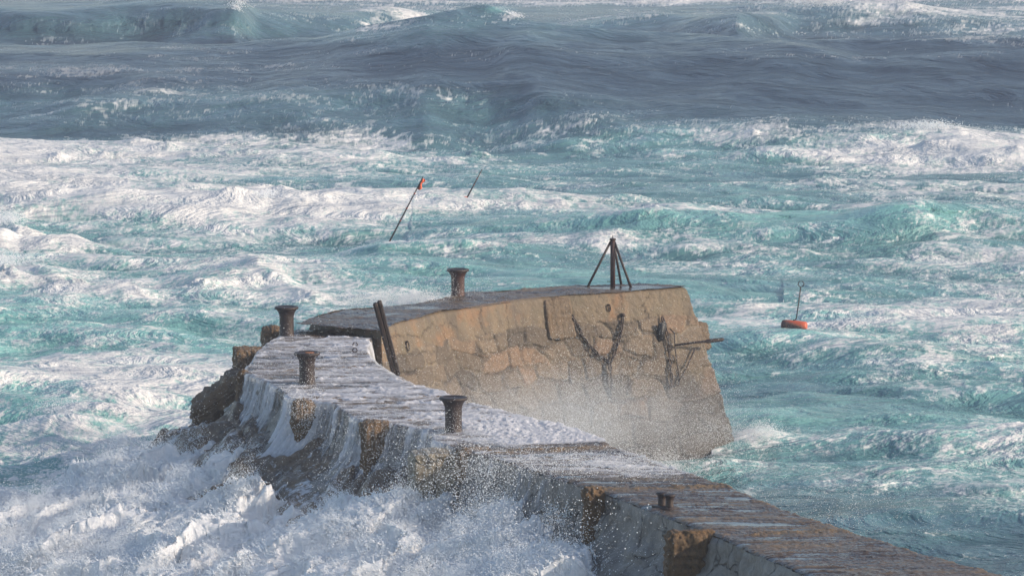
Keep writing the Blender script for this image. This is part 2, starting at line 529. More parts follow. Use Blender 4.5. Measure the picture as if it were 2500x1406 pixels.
def table(rows, u, v):
    a = np.array(rows, float)
    vals = np.concatenate([a[:, 1:2], a[:, 1:], a[:, -1:]], 1)
    vi = np.clip(np.interp(v, a[:, 0], np.arange(len(a))), 0, len(a) - 1.001)
    ui = np.clip(np.interp(u, U_COLS, np.arange(len(U_COLS))), 0, len(U_COLS) - 1.001)
    i, j = vi.astype(int), ui.astype(int)
    fi, fj = vi - i, ui - j
    return (vals[i, j] * (1 - fj) + vals[i, j + 1] * fj) * (1 - fi) + (vals[i + 1, j] * (1 - fj) + vals[i + 1, j + 1] * fj) * fi


# single large waves: crest line as the photograph shows it (u, v, crest height), length of the front slope and of the back, white water on the crest
WAVES = [
    ([(-400, 92, 3.6), (0, 90, 3.6), (500, 96, 3.6), (780, 92, 3.8), (900, 62, 4.6), (1040, 44, 5.2), (1120, 24, 5.6), (1190, 15, 5.8), (1235, 40, 5.2), (1300, 60, 4.8), (1500, 74, 4.4), (1700, 84, 4.2), (1900, 97, 4.0), (2100, 104, 3.8), (2300, 99, 3.8), (2500, 93, 4.0), (2900, 90, 4.0)], 26, 17, 0.0, 0.8),
    ([(-400, 30, 3.4), (0, 22, 3.5), (150, 24, 3.5), (300, 8, 3.9), (430, 2, 4.2), (540, 4, 4.2), (576, -2, 4.4), (630, 30, 3.2), (800, 44, 2.6), (1000, 52, 1.5), (1300, 60, 0.5)], 22, 20, 0.0, 0.3),
    ([(1300, 62, 1.0), (1600, 34, 2.4), (1800, 30, 3.0), (1950, 28, 2.4), (2120, 14, 2.8), (2200, 15, 2.8), (2320, 34, 2.2), (2420, 46, 1.8), (2600, 60, 1.5), (2900, 70, 1)], 22, 22, 0.0, 0.2),
    ([(-400, 334, 1.3), (0, 331, 1.3), (300, 331, 1.3), (600, 333, 1.25), (740, 328, 1.3), (900, 317, 1.5), (1050, 322, 1.4), (1250, 312, 1.2), (1450, 305, 1.3), (1600, 312, 1.4), (1800, 320, 1.4), (2000, 322, 1.5), (2180, 318, 1.9), (2250, 301, 2.4), (2330, 314, 2.2), (2450, 342, 1.7), (2900, 350, 1.4)], 9, 6, 0.22, 0.5),
    ([(700, 270, .0), (900, 262, .8), (1100, 250, 1.6), (1250, 240, 1.8), (1400, 262, 1.4), (1600, 285, .9), (1900, 300, .4), (2200, 300, 0)], 14, 12, 0.08, 0.3),
    ([(-400, 250, 1.0), (0, 246, 1.0), (400, 252, 1.0), (700, 256, .8), (900, 270, 0)], 14, 12, 0.0, 0.3),
    ([(1000, 560, .1), (1200, 545, .7), (1350, 528, 1.0), (1500, 518, 1.2), (1650, 506, 1.35), (1800, 514, 1.3), (1900, 520, 1.2), (2050, 506, 1.35), (2230, 489, 1.9), (2300, 508, 1.5), (2500, 499, 1.4), (2900, 499, 1.2)], 6.0, 4.0, 0.0, 0.6),
    ([(-400, 520, 1.0), (0, 522, 1.0), (200, 502, 1.2), (400, 512, 1.0), (560, 497, 1.2), (655, 464, 1.9), (720, 496, 1.2), (900, 500, 1.0), (1100, 488, 1.1), (1280, 476, 1.5), (1400, 492, 1.0), (1600, 486, .8), (1800, 490, .5), (2000, 500, 0)], 5.5, 4.5, 0.22, 0.5),
    ([(-400, 600, 1.6), (0, 560, 1.9), (40, 540, 2.2), (100, 560, 1.7), (200, 590, .8), (320, 620, 0)], 4.5, 4.0, 0.35, 0.5),
    ([(-300, 650, 1.5), (0, 640, 1.8), (90, 640, 1.8), (180, 668, 1.4), (260, 690, .8), (400, 715, 0)], 4.2, 3.4, 0.3, 0.6),
    ([(380, 720, 0), (480, 690, .9), (570, 662, 1.5), (640, 652, 1.7), (690, 672, 1.3), (740, 710, .6), (820, 730, 0)], 4.0, 3.2, 0.28, 0.6),
    ([(60, 860, 0), (150, 828, .9), (300, 808, 1.3), (420, 800, 1.3), (520, 812, 1.0), (600, 840, .5), (700, 860, 0)], 3.6, 3.0, 0.15, 0.5),
    ([(820, 612, 0), (920, 590, 1.0), (1020, 574, 1.3), (1100, 572, 1.2), (1250, 590, .7), (1400, 600, 0)], 4, 3.2, 0.22, 0.5),
    ([(1250, 610, 0), (1450, 580, .6), (1600, 545, 1.0), (1700, 552, .9), (1850, 580, .4), (2000, 600, 0)], 3.6, 3, 0.2, 0.4),
    ([(1750, 1080, .2), (1830, 1048, .7), (1880, 1044, .75), (1910, 1060, .5), (2000, 1058, .3), (2150, 1075, .5), (2300, 1090, .55), (2450, 1066, .5), (2700, 1060, .3)], 2.2, 2.0, 0.12, 0.4),
    ([(1750, 960, 0), (1950, 935, .5), (2200, 925, .7), (2500, 940, .7), (2900, 940, .6)], 5, 4, 0.0, 0.3),
    ([(1850, 1225, .0), (2050, 1212, .5), (2300, 1205, .6), (2500, 1205, .6), (2900, 1205, .5)], 3.5, 2.5, 0.0, 0.3),
    ([(0, 1010, .1), (110, 1010, .6), (180, 1000, .9), (260, 1008, .6), (360, 1020, 0)], 2.4, 2.2, 0.3, 0.4),
    ([(-300, 1250, .8), (0, 1225, .9), (60, 1240, .8), (160, 1290, 0)], 2.4, 2.2, 0.4, 0.4),
    ([(1500, 900, 0), (1900, 838, .4), (2050, 855, .6), (2250, 870, .6), (2500, 860, .4)], 3, 2.4, 0.12, 0.3),
    ([(1900, 700, .3), (2100, 690, .6), (2300, 715, .5), (2500, 730, .6), (2700, 735, .5)], 3, 2.4, 0.12, 0.3),
]
WV = []
for i, (pts, wf, wb, fo, lean) in enumerate(WAVES):
    k = 1.0 if i < 3 else (0.33 if i in (3, 7, 8, 9, 10, 11) else 0.65 if i == 6 else 0.5)
    W = np.array([[*at(u, v, z * k)[:2], z * k] for u, v, z in pts])
    q_, qq = W[:, 0] / W[:, 1], np.linspace(W[0, 0] / W[0, 1], W[-1, 0] / W[-1, 1], 400)
    ker = np.exp(-np.linspace(-2, 2, 9) ** 2); ker /= ker.sum()      # no corners along the crest
    sm = lambda a: np.convolve(np.pad(np.interp(qq, q_, a), 4, mode='edge'), ker, 'valid')
    WV.append((qq, sm(W[:, 1]), sm(W[:, 2]), wf * (1.0 if i < 3 else 1.5), wb * (1.0 if i < 3 else 1.3), fo, lean))


def ocean_tile(n, L, seed, slope, lmin, lmax, spread, ang):
    """height, sideways shift and folding of a wind sea on a periodic tile of L metres"""
    r = np.random.default_rng(seed)
    k = np.fft.fftfreq(n) * n * 2 * np.pi / L
    kx, ky = np.meshgrid(k, k, indexing='ij')
    kk = np.hypot(kx, ky); kk[0, 0] = 1
    cs = np.abs((kx * math.sin(ang) + ky * math.cos(ang)) / kk)
    lam = 2 * np.pi / kk
    amp = kk ** (-slope) * cs ** spread * ((lam >= lmin) & (lam <= lmax))
    H = np.fft.fft2(r.standard_normal((n, n))) * amp
    h = np.fft.ifft2(H).real
    s = h.std()
    dx = np.fft.ifft2(-1j * kx / kk * H).real / s
    dy = np.fft.ifft2(-1j * ky / kk * H).real / s
    return [(a).astype(np.float32) for a in (h / s, dx, dy)]


OT = [(61.0, ocean_tile(1024, 61.0, 21, 2.3, 6.0, 30.0, 2.0, 0.15), 0.30, 0.9),
      (17.3, ocean_tile(1024, 17.3, 22, 2.2, 1.1, 6.0, 1.2, -0.35), 0.085, 1.0),
      (5.1, ocean_tile(512, 5.1, 23, 2.1, 0.22, 1.4, 0.8, 0.4), 0.018, 0.9)]


def sea_surface(x, y):
    """where the sheet's point (x, y) ends up, and its foam, and its aeration with crest glow painted in"""
    q = x / y
    wob = samp(T_FB, x / 90, y / 130); wob2 = samp(T_SM, x / 40 + .3, y / 60)
    z = np.zeros_like(x); dx = np.zeros_like(x); dy = np.zeros_like(x)
    brk = np.zeros_like(x); crest = np.zeros_like(x); wfoam = np.zeros_like(x)
    for wq, wd, wz, wf, wb, fo, lean in WV:
        dc = np.interp(q, wq, wd) + wob2 * min(wf, 8) * 0.14
        am = np.interp(q, wq, wz, left=0 if wz[0] < .3 else None, right=0 if wz[-1] < .3 else None)
        t = y - dc
        if wf == 26: fr = np.clip(1 + t / 44, 0, 1) ** 1.25 * (1 + 0.0 * t)
        else: fr = 1 / (1 + np.abs(t / (0.62 * wf)) ** 2.2) * np.exp(-(t / (2.2 * wf)) ** 2)
        g = np.where(t > 0, np.exp(-np.abs(t / wb) ** 1.6), fr)
        tr = -0.20 * np.exp(-((t + 1.6 * wf) / (0.8 * wf)) ** 2)
        z += am * (g + tr)
        dy -= lean * am * (0.1 if wf == 26 else 1) * np.where(t > -0.4 * wf, g ** 3, 0)
        w = np.exp(-((t + 0.15 * wf) / (0.55 * wf)) ** 2) * np.clip(am, 0, 1.2)
        wfoam += fo * w
        brk += w * (fo > 0.1) * fo * 3
        crest += np.exp(-((t + 0.25 * wf) / (0.35 * wf)) ** 2) * np.clip(am, 0, 2) * 0.10  # glow of light through thin crests, painted as extra teal
    uv = project(np.stack([x, y + dy, z], -1))
    u, v = uv[..., 0], uv[..., 1]
    lim = np.interp(v, [0, 100, 300, 600, 1400], [3, 4, 8, 22, 40])
    uu = u + wob * 60 + wob2 * 40
    vv = v + (wob2 * 0.5 + wob * 0.5) * lim
    foam = table(FOAM_ROWS, uu, vv) + wfoam
    aer_glow = table(AER_ROWS, uu, vv)
    rough = np.clip(0.30 + 0.75 * aer_glow, 0.3, 1.0)
    for i, (L, (h, tx, ty), a, lam) in enumerate(OT):
        c, s = math.cos(0.5 * i), math.sin(0.5 * i)
        X, Y = (x * c - y * s) / L, (x * s + y * c) / L
        A = a * rough * (1 - sstep([500, 170, 70][i], [900, 320, 125][i], y))
        hh = samp(h, X, Y)
        z += A * hh
        sx, sy = samp(tx, X, Y), samp(ty, X, Y)
        dx += A * lam * (sx * c + sy * s); dy += A * lam * (-sx * s + sy * c)
        if i == 0: foam += 0.06 * hh * (aer_glow > 0.1); crest += 0.06 * np.clip(hh, -1.5, 2)
        if i == 1: foam += 0.05 * hh; crest += 0.04 * np.clip(hh, -1.5, 2)
    # the plunging crest of the far swell, its spilling shoulder, and other curls
    for (cu, cv, su, sv, val) in ((1240, 42, 24, 12, .7), (930, 66, 60, 14, .45), (1010, 50, 40, 9, .3), (576, 12, 16, 9, .6), (1205, 26, 22, 8, .15), (2240, 510, 40, 20, .35), (1980, 4, 40, 5, .3), (1850, 1068, 60, 16, .5), (1900, 545, 330, 22, -.34), (1350, 548, 200, 13, -.28), (2150, 980, 380, 55, -.10), (1942, 808, 50, 7, .3), (957, 586, 28, 6, .35), (1740, 1092, 130, 18, .45), (110, 1110, 220, 90, .15)):
        foam += val * np.exp(-((u - cu) / su) ** 2 - ((v - cv) / sv) ** 2)
    aer_glow += 0.5 * np.exp(-((u - 1215) / 40) ** 2 - ((v - 24) / 9) ** 2)
    # lace: warped ridges at several sizes, drawn out along the waves
    far = sstep(110, 240, y)
    st = 1.0 + 1.6 * far
    wx = x + 1.6 * samp(T_FL, x / 26, y / 26) + 0.22 * samp(T_V1, x / 14, y / 14)
    wy = y + 1.6 * samp(T_FL2, x / 26 + .2, y / 26) + 0.22 * samp(T_V2, x / 14, y / 14)
    l1 = 1.6 * np.exp(-np.abs(samp(T_V1, wx / 60 / st, wy / 42)) * 2.6) - .3
    l2 = 1.6 * np.exp(-np.abs(samp(T_V2, wx / 26 / st + .1, wy / 17)) * 2.6) - .3
    l3 = 1.6 * np.exp(-np.abs(samp(T_V1, wx / 10 / st + .5, wy / 7)) * 2.6) - .3
    bl = samp(T_FL, wx / 42 / st, wy / 36); bl2 = samp(T_FL2, x / 75 / st + .6, y / 80)
    sk = samp(T_FL2, wx / 70 / st, wy / 20 / st + .4)
    pat = 0.26 * l1 + 0.30 * l2 + 0.15 * l3 * (1 - far) + 0.14 * bl + 0.15 * bl2 + 0.15 * sk
    f = 0.60 + (foam - 0.54) * 1.25 + (pat - 0.25) * np.clip(0.45 + foam, 0.3, 1.05)
    f = np.clip(f, -0.3, 1.4)
    ff = sstep(0.45, 0.95, foam + 0.12 * bl)
    lump = samp(T_SM, x / 18, y / 24) ** 2 * 0.5
    lump2 = np.abs(samp(T_FL, x / 30, y / 36)) * (1 - sstep(120, 260, y))
    z += ff * 0.04 * lump + np.clip(brk, 0, 1) * ff * (0.13 * lump + 0.04 * lump2)
    aer_glow = np.clip(aer_glow + crest * np.clip(aer_glow * 1.6, 0.0, 1) + 0.06 * bl2 * np.clip(3 * aer_glow, 0, 1) + 0.22 * np.clip(f - 0.2, 0, 0.6) * (aer_glow > .15), 0, 1)  # aeration colour, plus the painted glow along the crests
    return np.stack([x + dx, y + dy, z], -1), f, aer_glow


def build_sea():
    v = np.concatenate([np.arange(1700, -60, -1.35), np.arange(-60, -300, -2.5)])
    ang = np.arctan((v - CV) / F) + PITCH
    d = CAM_Z / np.tan(ang)
    d = np.concatenate([np.linspace(8, d[0] - 1.5, 24), d, np.geomspace(d[-1] * 1.04, 12000, 30)])
    q = np.concatenate([-np.geomspace(1.6, 0.176, 24), np.arange(-0.172, 0.172, 0.000215), np.geomspace(0.176, 1.6, 24)])
    D, Q = np.meshgrid(d, q, indexing='ij')
    X = Q * np.maximum(D, 8)
    P, f, a = sea_surface(X.reshape(-1), D.reshape(-1))
    P = P.reshape(*D.shape, 3)
    o = link('sea', grid_mesh('sea', P, {'foam': f, 'aer_glow': a}, flip=False), M_SEA)
    tag(o, 'rough turquoise and slate blue sea streaked with white foam', 'sea', kind='structure')
    return o


build_sea()

# ------------------------------------------------------------------ the breakwater
ZD = 4.4          # deck
ZH = 4.65         # deck of the pier head
ST = [((2460, 1602), (3170, 1602)), ((1990, 1406), (2460, 1406)), ((1855, 1348), (2250, 1348)), ((1757, 1308), (2080, 1295)), ((1640, 1263), (1955, 1258)),
      ((1500, 1208), (1795, 1191)), ((1425, 1184), (1767, 1181)), ((1300, 1147), (1640, 1139)), ((1197, 1114), (1522, 1098)), ((1112, 1094), (1480, 1076)),
      ((1062, 1075), (1440, 1063)), ((1040, 1050), (1375, 1043)), ((950, 1033), (1310, 1026)), ((882, 1027), (1270, 1015)), ((820, 985), (1155, 985)),
      ((768, 979), (1120, 972)), ((710, 973), (1090, 960)), ((665, 938), (1010, 939)), ((598, 909), (935, 898)), ((618, 880), (907, 876)),
      ((642, 850), (900, 851)), ((683, 822), (905, 828)), ((718, 802), (945, 812))]
NS = 1400
_L = np.array([at(*a, ZD) for a, b in ST]); _R = np.array([at(*b, ZD) for a, b in ST])
_M = (_L + _R) / 2
_s = np.concatenate([[0], np.cumsum(np.linalg.norm(np.diff(_M, axis=0), axis=1))])
PIER_LEN = _s[-1]
S_T = np.linspace(0, PIER_LEN, NS)
EDGE_L = np.stack([np.interp(S_T, _s, _L[:, k]) for k in range(3)], 1)
EDGE_R = np.stack([np.interp(S_T, _s, _R[:, k]) for k in range(3)], 1)
EDGE_L[:, 0] += 0.03 * samp(T_FB, S_T / 20, 0.2) ; EDGE_R[:, 0] += 0.035 * samp(T_FB, S_T / 20, 0.6)
OUT = np.array([-0.89, -0.45, 0.0])       # away from the deck on the weather side
ALONG = np.array([-0.45, 0.89, 0.0])
pier = empty('breakwater_pier', tuple(at(1250, 1080, ZD) - np.array([0, 0, ZD])), 'old stone and concrete breakwater with a bent, masonry faced head, awash with sea water', 'breakwater')


def rib_mask(s):
    r = np.zeros_like(s)
    for a, b in ((3, 3.06), (5.1, 6), (8, 8.8), (12.2, 13), (15, 15.7), (18, 18.2)):
        sa_, sb_ = np.interp([a, b], np.arange(len(_s)), _s)
        r = np.maximum(r, np.exp(-((s - (sa_ + sb_) / 2) / max(0.22, (sb_ - sa_) * 0.35)) ** 4))
    return r


def build_deck():
    W = 150
    t = np.linspace(0, 1, W)
    P = EDGE_L[:, None, :] * (1 - t)[None, :, None] + EDGE_R[:, None, :] * t[None, :, None]
    x, y = P[..., 0], P[..., 1]
    rib = np.repeat(rib_mask(S_T)[:, None], W, 1)
    rib = np.clip(rib + 0.8 * np.exp(-((1 - t) / 0.05) ** 2)[None, :] * (y < 92), 0, 1) * np.clip(0.6 + 0.3 * samp(T_RG, x / 9, y / 5), 0, 1)
    pud = 0.9 * sstep(0.45, 1.3, samp(T_SM, x / 16 + .45, y / 4 + .25) * 0.6 + 0.8 * samp(T_FB, x / 12, y / 1.5)) * (1 - rib)
    ridge = samp(T_FB, x / 14 + .08 * samp(T_SM, x / 7, y / 7), y / 2.6)
    z = 0.006 * ridge * (1 - 0.9 * pud) + 0.010 * samp(T_RG, x / 9, y / 7) * (1 - pud) + rib * 0.03 * (0.6 + 0.5 * samp(T_RG, x / 6, y / 6)) - 0.010 * pud
    z -= 0.05 * np.exp(-np.minimum(t, 1 - t) * 3.4 / 0.06)[None, :]
    P = P.copy(); P[..., 2] += z
    link('deck', grid_mesh('deck', P, {'rib': rib, 'puddle': pud}, flip=True), M_DECK, pier)


def build_side_walls():
    prof = np.array([(0, 0), (0.02, -0.12), (0.05, -0.35), (0.13, -0.65), (0.30, -0.95), (0.55, -1.2), (0.95, -1.5), (1.2, -2.2), (1.3, -5.5)])
    pp = resample(prof, 60)
    P = EDGE_L[::2][:, None, :] + pp[:, 0][None, :, None] * OUT + np.stack([0 * pp[:, 0], 0 * pp[:, 0], pp[:, 1]], -1)[None]
    P = P.copy()
    nz = (noise3(P, 7.0) * 0.05 + noise3(P, 3.0, T_FL) * 0.05) * np.clip(0.4 - (P[..., 2:3] - ZD)[..., 0], 0.4, 1.6) + noise3(P, 2.0, T_RG) * 0.015
    P[..., 0] -= nz; P[..., 2] -= 0.01
    P[:, 0, 2] = EDGE_L[::2][:, 2] - 0.06
    link('weather_wall', grid_mesh('weather_wall', P), M_CONC, pier)
    pr = resample(np.array([(0, -0.06), (0.03, -0.5), (0.9, -6.0)]), 40)
    Q = EDGE_R[::2][:, None, :] - pr[:, 0][None, :, None] * OUT + np.stack([0 * pr[:, 0], 0 * pr[:, 0], pr[:, 1]], -1)[None]
    link('harbour_wall', grid_mesh('harbour_wall', Q + 0.03 * noise3(Q, 5.0)[..., None] * OUT, flip=True), M_CONC, pier)
    # underside of the deck between the two walls is closed by the walls themselves; a rough core fills the middle
    core = np.stack([EDGE_L[::20] - [0, 0, .35], EDGE_R[::20] - [0, 0, .35]], 1)
    link('core', grid_mesh('core', core, flip=True), M_CONC, pier)


def rough_block(name, size, seed, mat, parent, loc, rot=0.0, bev=0.1, amp=0.04, tilt=(0, 0), label=None, res=34, lean=None):
    """a rounded, pitted block of stone: a box's surface pushed about by noise; loc is the middle of its top"""
    bm = bmesh.new()
    bmesh.ops.create_cube(bm, size=2.0)
    bmesh.ops.subdivide_edges(bm, edges=bm.edges[:], cuts=res, use_grid_fill=True)
    me = bpy.data.meshes.new(name); bm.to_mesh(me); bm.free()
    n = len(me.vertices)
    co = np.empty(n * 3, np.float32); me.vertices.foreach_get('co', co); co = co.reshape(-1, 3)
    h = np.array(size) / 2
    p = co * h
    inner = np.clip(p, -(h - bev), h - bev)
    d = p - inner
    ln = np.linalg.norm(d, axis=1, keepdims=True)
    p = np.where(ln > 1e-6, inner + d / np.maximum(ln, 1e-6) * bev, p)
    o3 = p + seed * 3.17
    nrm = p / np.maximum(np.linalg.norm(p / h, axis=1, keepdims=True), 1e-6) / h ** 2
    nrm /= np.linalg.norm(nrm, axis=1, keepdims=True) + 1e-9
    p = p + nrm * (amp * noise3(o3, 2.6)[:, None] + amp * 0.45 * noise3(o3, 0.9, T_RG)[:, None])
    p[:, 2] -= h[2]
    if lean is not None: p[:, 1] += lean * p[:, 2]
    me.vertices.foreach_set('co', p.astype(np.float32).reshape(-1))
    me.update()
    o = link(name, me, mat)
    Mx = Matrix.Translation(Vector(loc)) @ Matrix.Rotation(rot, 4, 'Z') @ Matrix.Rotation(tilt[0], 4, 'X') @ Matrix.Rotation(tilt[1], 4, 'Y')
    if parent is not None:
        o.parent = parent; o.matrix_parent_inverse = parent.matrix_basis.inverted()
    o.matrix_basis = Mx
    if label: o['label'] = label
    return o


def build_blocks():
    B = [  # u of left and right side, v of the front top edge, height, depth
        (1628, 1752, 1302, 1.35, 0.62), (1424, 1502, 1200, 1.3, 0.6), (1114, 1197, 1104, 1.3, 0.6), (880, 953, 1036, 1.35, 0.6), (712, 764, 982, 1.2, 0.6),
        (576, 606, 908, 1.4, 0.6), (573, 640, 858, 1.5, 0.9), (637, 684, 806, 1.2, 1.0)]
    for i, (u0, u1, v, hh, dp) in enumerate(B):
        a, b = at(u0, v, ZD), at(u1, v, ZD)
        c = (a + b) / 2
        rough_block('granite_block', (np.linalg.norm(b - a), dp, hh), i + 1, M_GRANITE, pier, (c[0], c[1] + dp / 2, ZD + 0.015), 0.12, 0.13, 0.035)
    # buff wall section between two blocks, its sunlit paleness put into the colour
    a, b = at(990, 1122, ZD - .12), at(1112, 1106, ZD - .05)
    c = (a + b) / 2
    rough_block('concrete_section', (np.linalg.norm(b - a) * 0.98, 0.9, 1.6), 20, M_CONC_SUNLIT, pier, (c[0] + 0.12, c[1] + 0.55, ZD - 0.06), 0.2, 0.05, 0.02)


HF = [(722, 791), (800, 797), (930, 803), (975, 787), (1084, 759), (1120, 755), (1260, 732), (1323, 725), (1390, 720), (1519, 713), (1610, 706), (1674, 701)]
HB = [(726, 786), (765, 771), (812, 758), (850, 753), (930, 748), (1010, 741), (1092, 728), (1148, 715), (1260, 706), (1424, 696), (1564, 693), (1670, 699)]
HFW = np.array([at(*p, ZH) for p in HF]); HBW = np.array([at(*p, ZH) for p in HB])


def build_head():
    n, w = 700, 60
    A, B = resample(HFW, n), resample(HBW, n)
    t = np.linspace(0, 1, w)
    P = A[:, None] * (1 - t)[None, :, None] + B[:, None] * t[None, :, None]
    x, y = P[..., 0], P[..., 1]
    pud = 0.7 * sstep(0.9, 1.9, samp(T_SM, x / 20, y / 11))
    P = P.copy(); P[..., 2] += 0.012 * samp(T_RG, x / 9, y / 7) * (1 - pud) + 0.02 * samp(T_SM, x / 15, y / 15)
    link('head_deck', grid_mesh('head_deck', P, {'rib': 0 * x, 'puddle': pud}, flip=False), M_DECK, pier)
    # the battered masonry face, all the way round
    path = np.concatenate([HFW[2:], HBW[::-1][:-1]])
    path = path[:, :2]
    d = np.roll(path, -1, 0) - path
    d /= np.linalg.norm(d, axis=1, keepdims=True) + 1e-9
    nr = np.stack([d[:, 1], -d[:, 0]], -1)
    pn = nr + np.roll(nr, 1, 0)
    pn /= np.maximum(np.linalg.norm(pn, axis=1, keepdims=True) ** 2 / 2, 0.75)
    full = np.concatenate([path, path[:1]]); fulln = np.concatenate([pn, pn[:1]])
    ss = np.concatenate([[0], np.cumsum(np.linalg.norm(np.diff(full, axis=0), axis=1))])
    S = np.arange(0, ss[-1], 0.024)
    top = np.stack([np.interp(S, ss, full[:, k]) for k in range(2)], 1)
    nm = np.stack([np.interp(S, ss, fulln[:, k]) for k in range(2)], 1)
    Z = np.arange(0, 6.6, 0.024)
    SS, ZZ = np.meshgrid(S, Z, indexing='ij')
    w1 = samp(T_SM, SS / 9, ZZ / 9) * 0.10; w2 = samp(T_SM, SS / 9 + .4, ZZ / 9 + .2) * 0.08
    row = (ZZ + w2) / 0.60
    d1, d2, rn = voronoi((SS + w1) / 0.92 + 0.5 * (np.floor(row) % 2), row, 5, 0.5)
    e = d2 - d1
    coping = sstep(0.84, 0.80, ZZ + 0.05 * samp(T_SM, SS / 5, ZZ / 5))
    mort = sstep(0.17, 0.04, e + 0.07 * samp(T_RG, SS / 8, ZZ / 8)) * (1 - coping)
    bul = (0.07 * np.clip(e / 0.2, 0, 1) ** 0.7 + 0.03 * rn) * (1 - coping) + 0.055 * coping
    bul += 0.012 * samp(T_FB, SS / 6, ZZ / 6) + 0.007 * samp(T_RG, SS / 4, ZZ / 4)
    # a slab of coping that has cracked off lower, left of the tall block
    off = 0.29 * ZZ - 0.05 + bul - 0.10 * np.exp(-ZZ / 0.03)
    P = np.empty((*SS.shape, 3))
    P[..., :2] = top[:, None] + nm[:, None] * off[..., None]
    P[..., 2] = ZH - ZZ
    jx = np.abs(((SS + 0.10 * samp(T_FL, SS / 6, ZZ / 3)) / 2.15 + 0.35 * np.sin(np.floor(SS / 2.15) * 5.0)) % 1 - 0.5) * 2.15
    ck = np.exp(-(jx / 0.022) ** 2) * (ZZ < 0.9)
    ln_ = 0.40 + 0.07 * samp(T_FL, SS / 7, 0.3) + 0.03 * samp(T_RG, SS / 6, 0.1)
    ck = np.maximum(ck, 0.9 * np.exp(-((ZZ - ln_) / 0.02) ** 2) * (SS < 4.6) * (SS > 0.6))
    edge = 0.84 + 0.05 * samp(T_SM, SS / 5, ZZ / 5)
    ck = np.maximum(ck, 0.8 * np.exp(-((ZZ - edge) / 0.025) ** 2) * sstep(-0.6, 0.6, samp(T_FL, SS / 8, ZZ / 8)))
    ck *= np.clip(0.75 + 0.5 * samp(T_RG, SS / 5, ZZ / 5), 0, 1)
    off = off - 0.035 * ck
    P[..., :2] = top[:, None] + nm[:, None] * off[..., None]
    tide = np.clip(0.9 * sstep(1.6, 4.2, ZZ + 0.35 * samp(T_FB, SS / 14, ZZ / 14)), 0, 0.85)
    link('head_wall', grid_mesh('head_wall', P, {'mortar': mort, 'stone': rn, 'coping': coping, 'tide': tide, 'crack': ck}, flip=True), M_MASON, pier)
    return P


build_deck(); build_side_walls(); build_blocks()
HEAD = build_head()
_hp = HEAD[::2, ::2].reshape(-1, 3)
_hp = _hp[(_hp[:, 1] < 113.5)]
_huv = project(_hp)


def on_wall(u, v, proud=0.06):
    i = np.argmin(np.where(_hp[:, 0] < 6.5, np.hypot(_huv[:, 0] - u, _huv[:, 1] - v), 1e9))
    return _hp[i] + np.array([0.55, -0.8, 0.1]) * proud


def wall_block(u0, u1, v0, v1, seed, proud=0.10, label=None):
    a, b, c = on_wall(u0, v0, 0), on_wall(u1, v0, 0), on_wall((u0 + u1) / 2, v1, 0)
    w, h = np.linalg.norm(b - a), abs(a[2] - c[2])
    m = (on_wall((u0 + u1) / 2, v0 + 3, 0))
    a2, b2 = on_wall((u0 + u1) / 2 - 70, v0 + 15, 0), on_wall(min((u0 + u1) / 2 + 70, 1700), v0 + 15, 0)
    yaw = math.atan2((b2 - a2)[1], (b2 - a2)[0]) if u0 < 1200 else math.atan2((b - a)[1], (b - a)[0])
    nrm = np.array([math.sin(yaw), -math.cos(yaw), 0])
    rough_block('granite_block', (w, 0.5, h), seed, M_GRANITE_PALE, pier, m + nrm * (proud - 0.25) + np.array([0, 0, 0.03]), yaw, 0.09, 0.018, (0, 0), label, 34, 0.29)


wall_block(1327, 1391, 728, 823, 31, 0.07)
wall_block(1098, 1140, 764, 856, 32, 0.05)
wall_block(1668, 1722, 786, 850, 33, 0.27)

# ------------------------------------------------------------------ iron things on the breakwater
def bollard(u, v, h, d, label):
    p = at(u, v, ZD if v > 760 else ZH)
    o = empty('mooring_bollard', tuple(p), label, 'bollard', 'tall iron mooring bollards along the breakwater')
    return o


def make_bollard(root):
    r = 0.19
    bm = bmesh.new()
    lathe(bm, [(r * 1.12, -0.05), (r * 1.12, 0.02), (r * 1.04, 0.05), (r, 0.08), (r * 0.99, 0.3), (r, 0.52), (r * 1.05, 0.58), (r * 1.18, 0.645), (r * 1.38, 0.70), (r * 1.5, 0.72)], 40)
    link('shaft', bm_mesh('shaft', bm), M_RUST, root)
    bm = bmesh.new()
    lathe(bm, [(r * 1.45, 0.715), (r * 1.62, 0.722), (r * 1.68, 0.745), (r * 1.66, 0.775), (r * 1.55, 0.79), (r * 1.2, 0.786), (r * 1.1, 0.77), (r * 0.4, 0.768)], 40)
    link('cap', bm_mesh('cap', bm), M_RUST_DARK, root)


BOL = [(1107, 1054, 'rusty mooring bollard nearest the camera, standing in white foam'), (750, 938, 'dark bollard with an orange rust patch on its cap, standing in thin streaming water'),
       (700, 820, 'bollard beside the upper step of the pier head at the weather edge'), (1118, 724, 'reddish bollard standing alone on the far pier head behind the masonry wall')]
proto = None
for i, (u, v, lab) in enumerate(BOL):
    p = at(u, v, ZD if i < 3 else ZH)
    root = empty('mooring_bollard', tuple(p), lab, 'bollard', 'tall iron mooring bollards along the breakwater')
    root.rotation_euler = (0, 0, i * 1.3)
    if proto is None:
        proto = root
        bpy.context.view_layer.update()
        root.matrix_basis = Matrix.Identity(4)
        make_bollard(root)
        root.location = tuple(p)
    else:
        for ch in proto.children:
            c = ch.copy(); COL.objects.link(c); c.parent = root
            c.matrix_parent_inverse = Matrix.Identity(4)
            if i == 3 and c.name.startswith('shaft'):
                c.data = c.data.copy(); c.data.materials[0] = M_RUST_RED
bm = bmesh.new()
lathe(bm, [(0.12, 0.772), (0.10, 0.778), (0.02, 0.778)], 18, Matrix.Translation((0.04, -0.05, 0)))
_b2 = [o for o in COL.objects if o.name.startswith('mooring_bollard')][1]
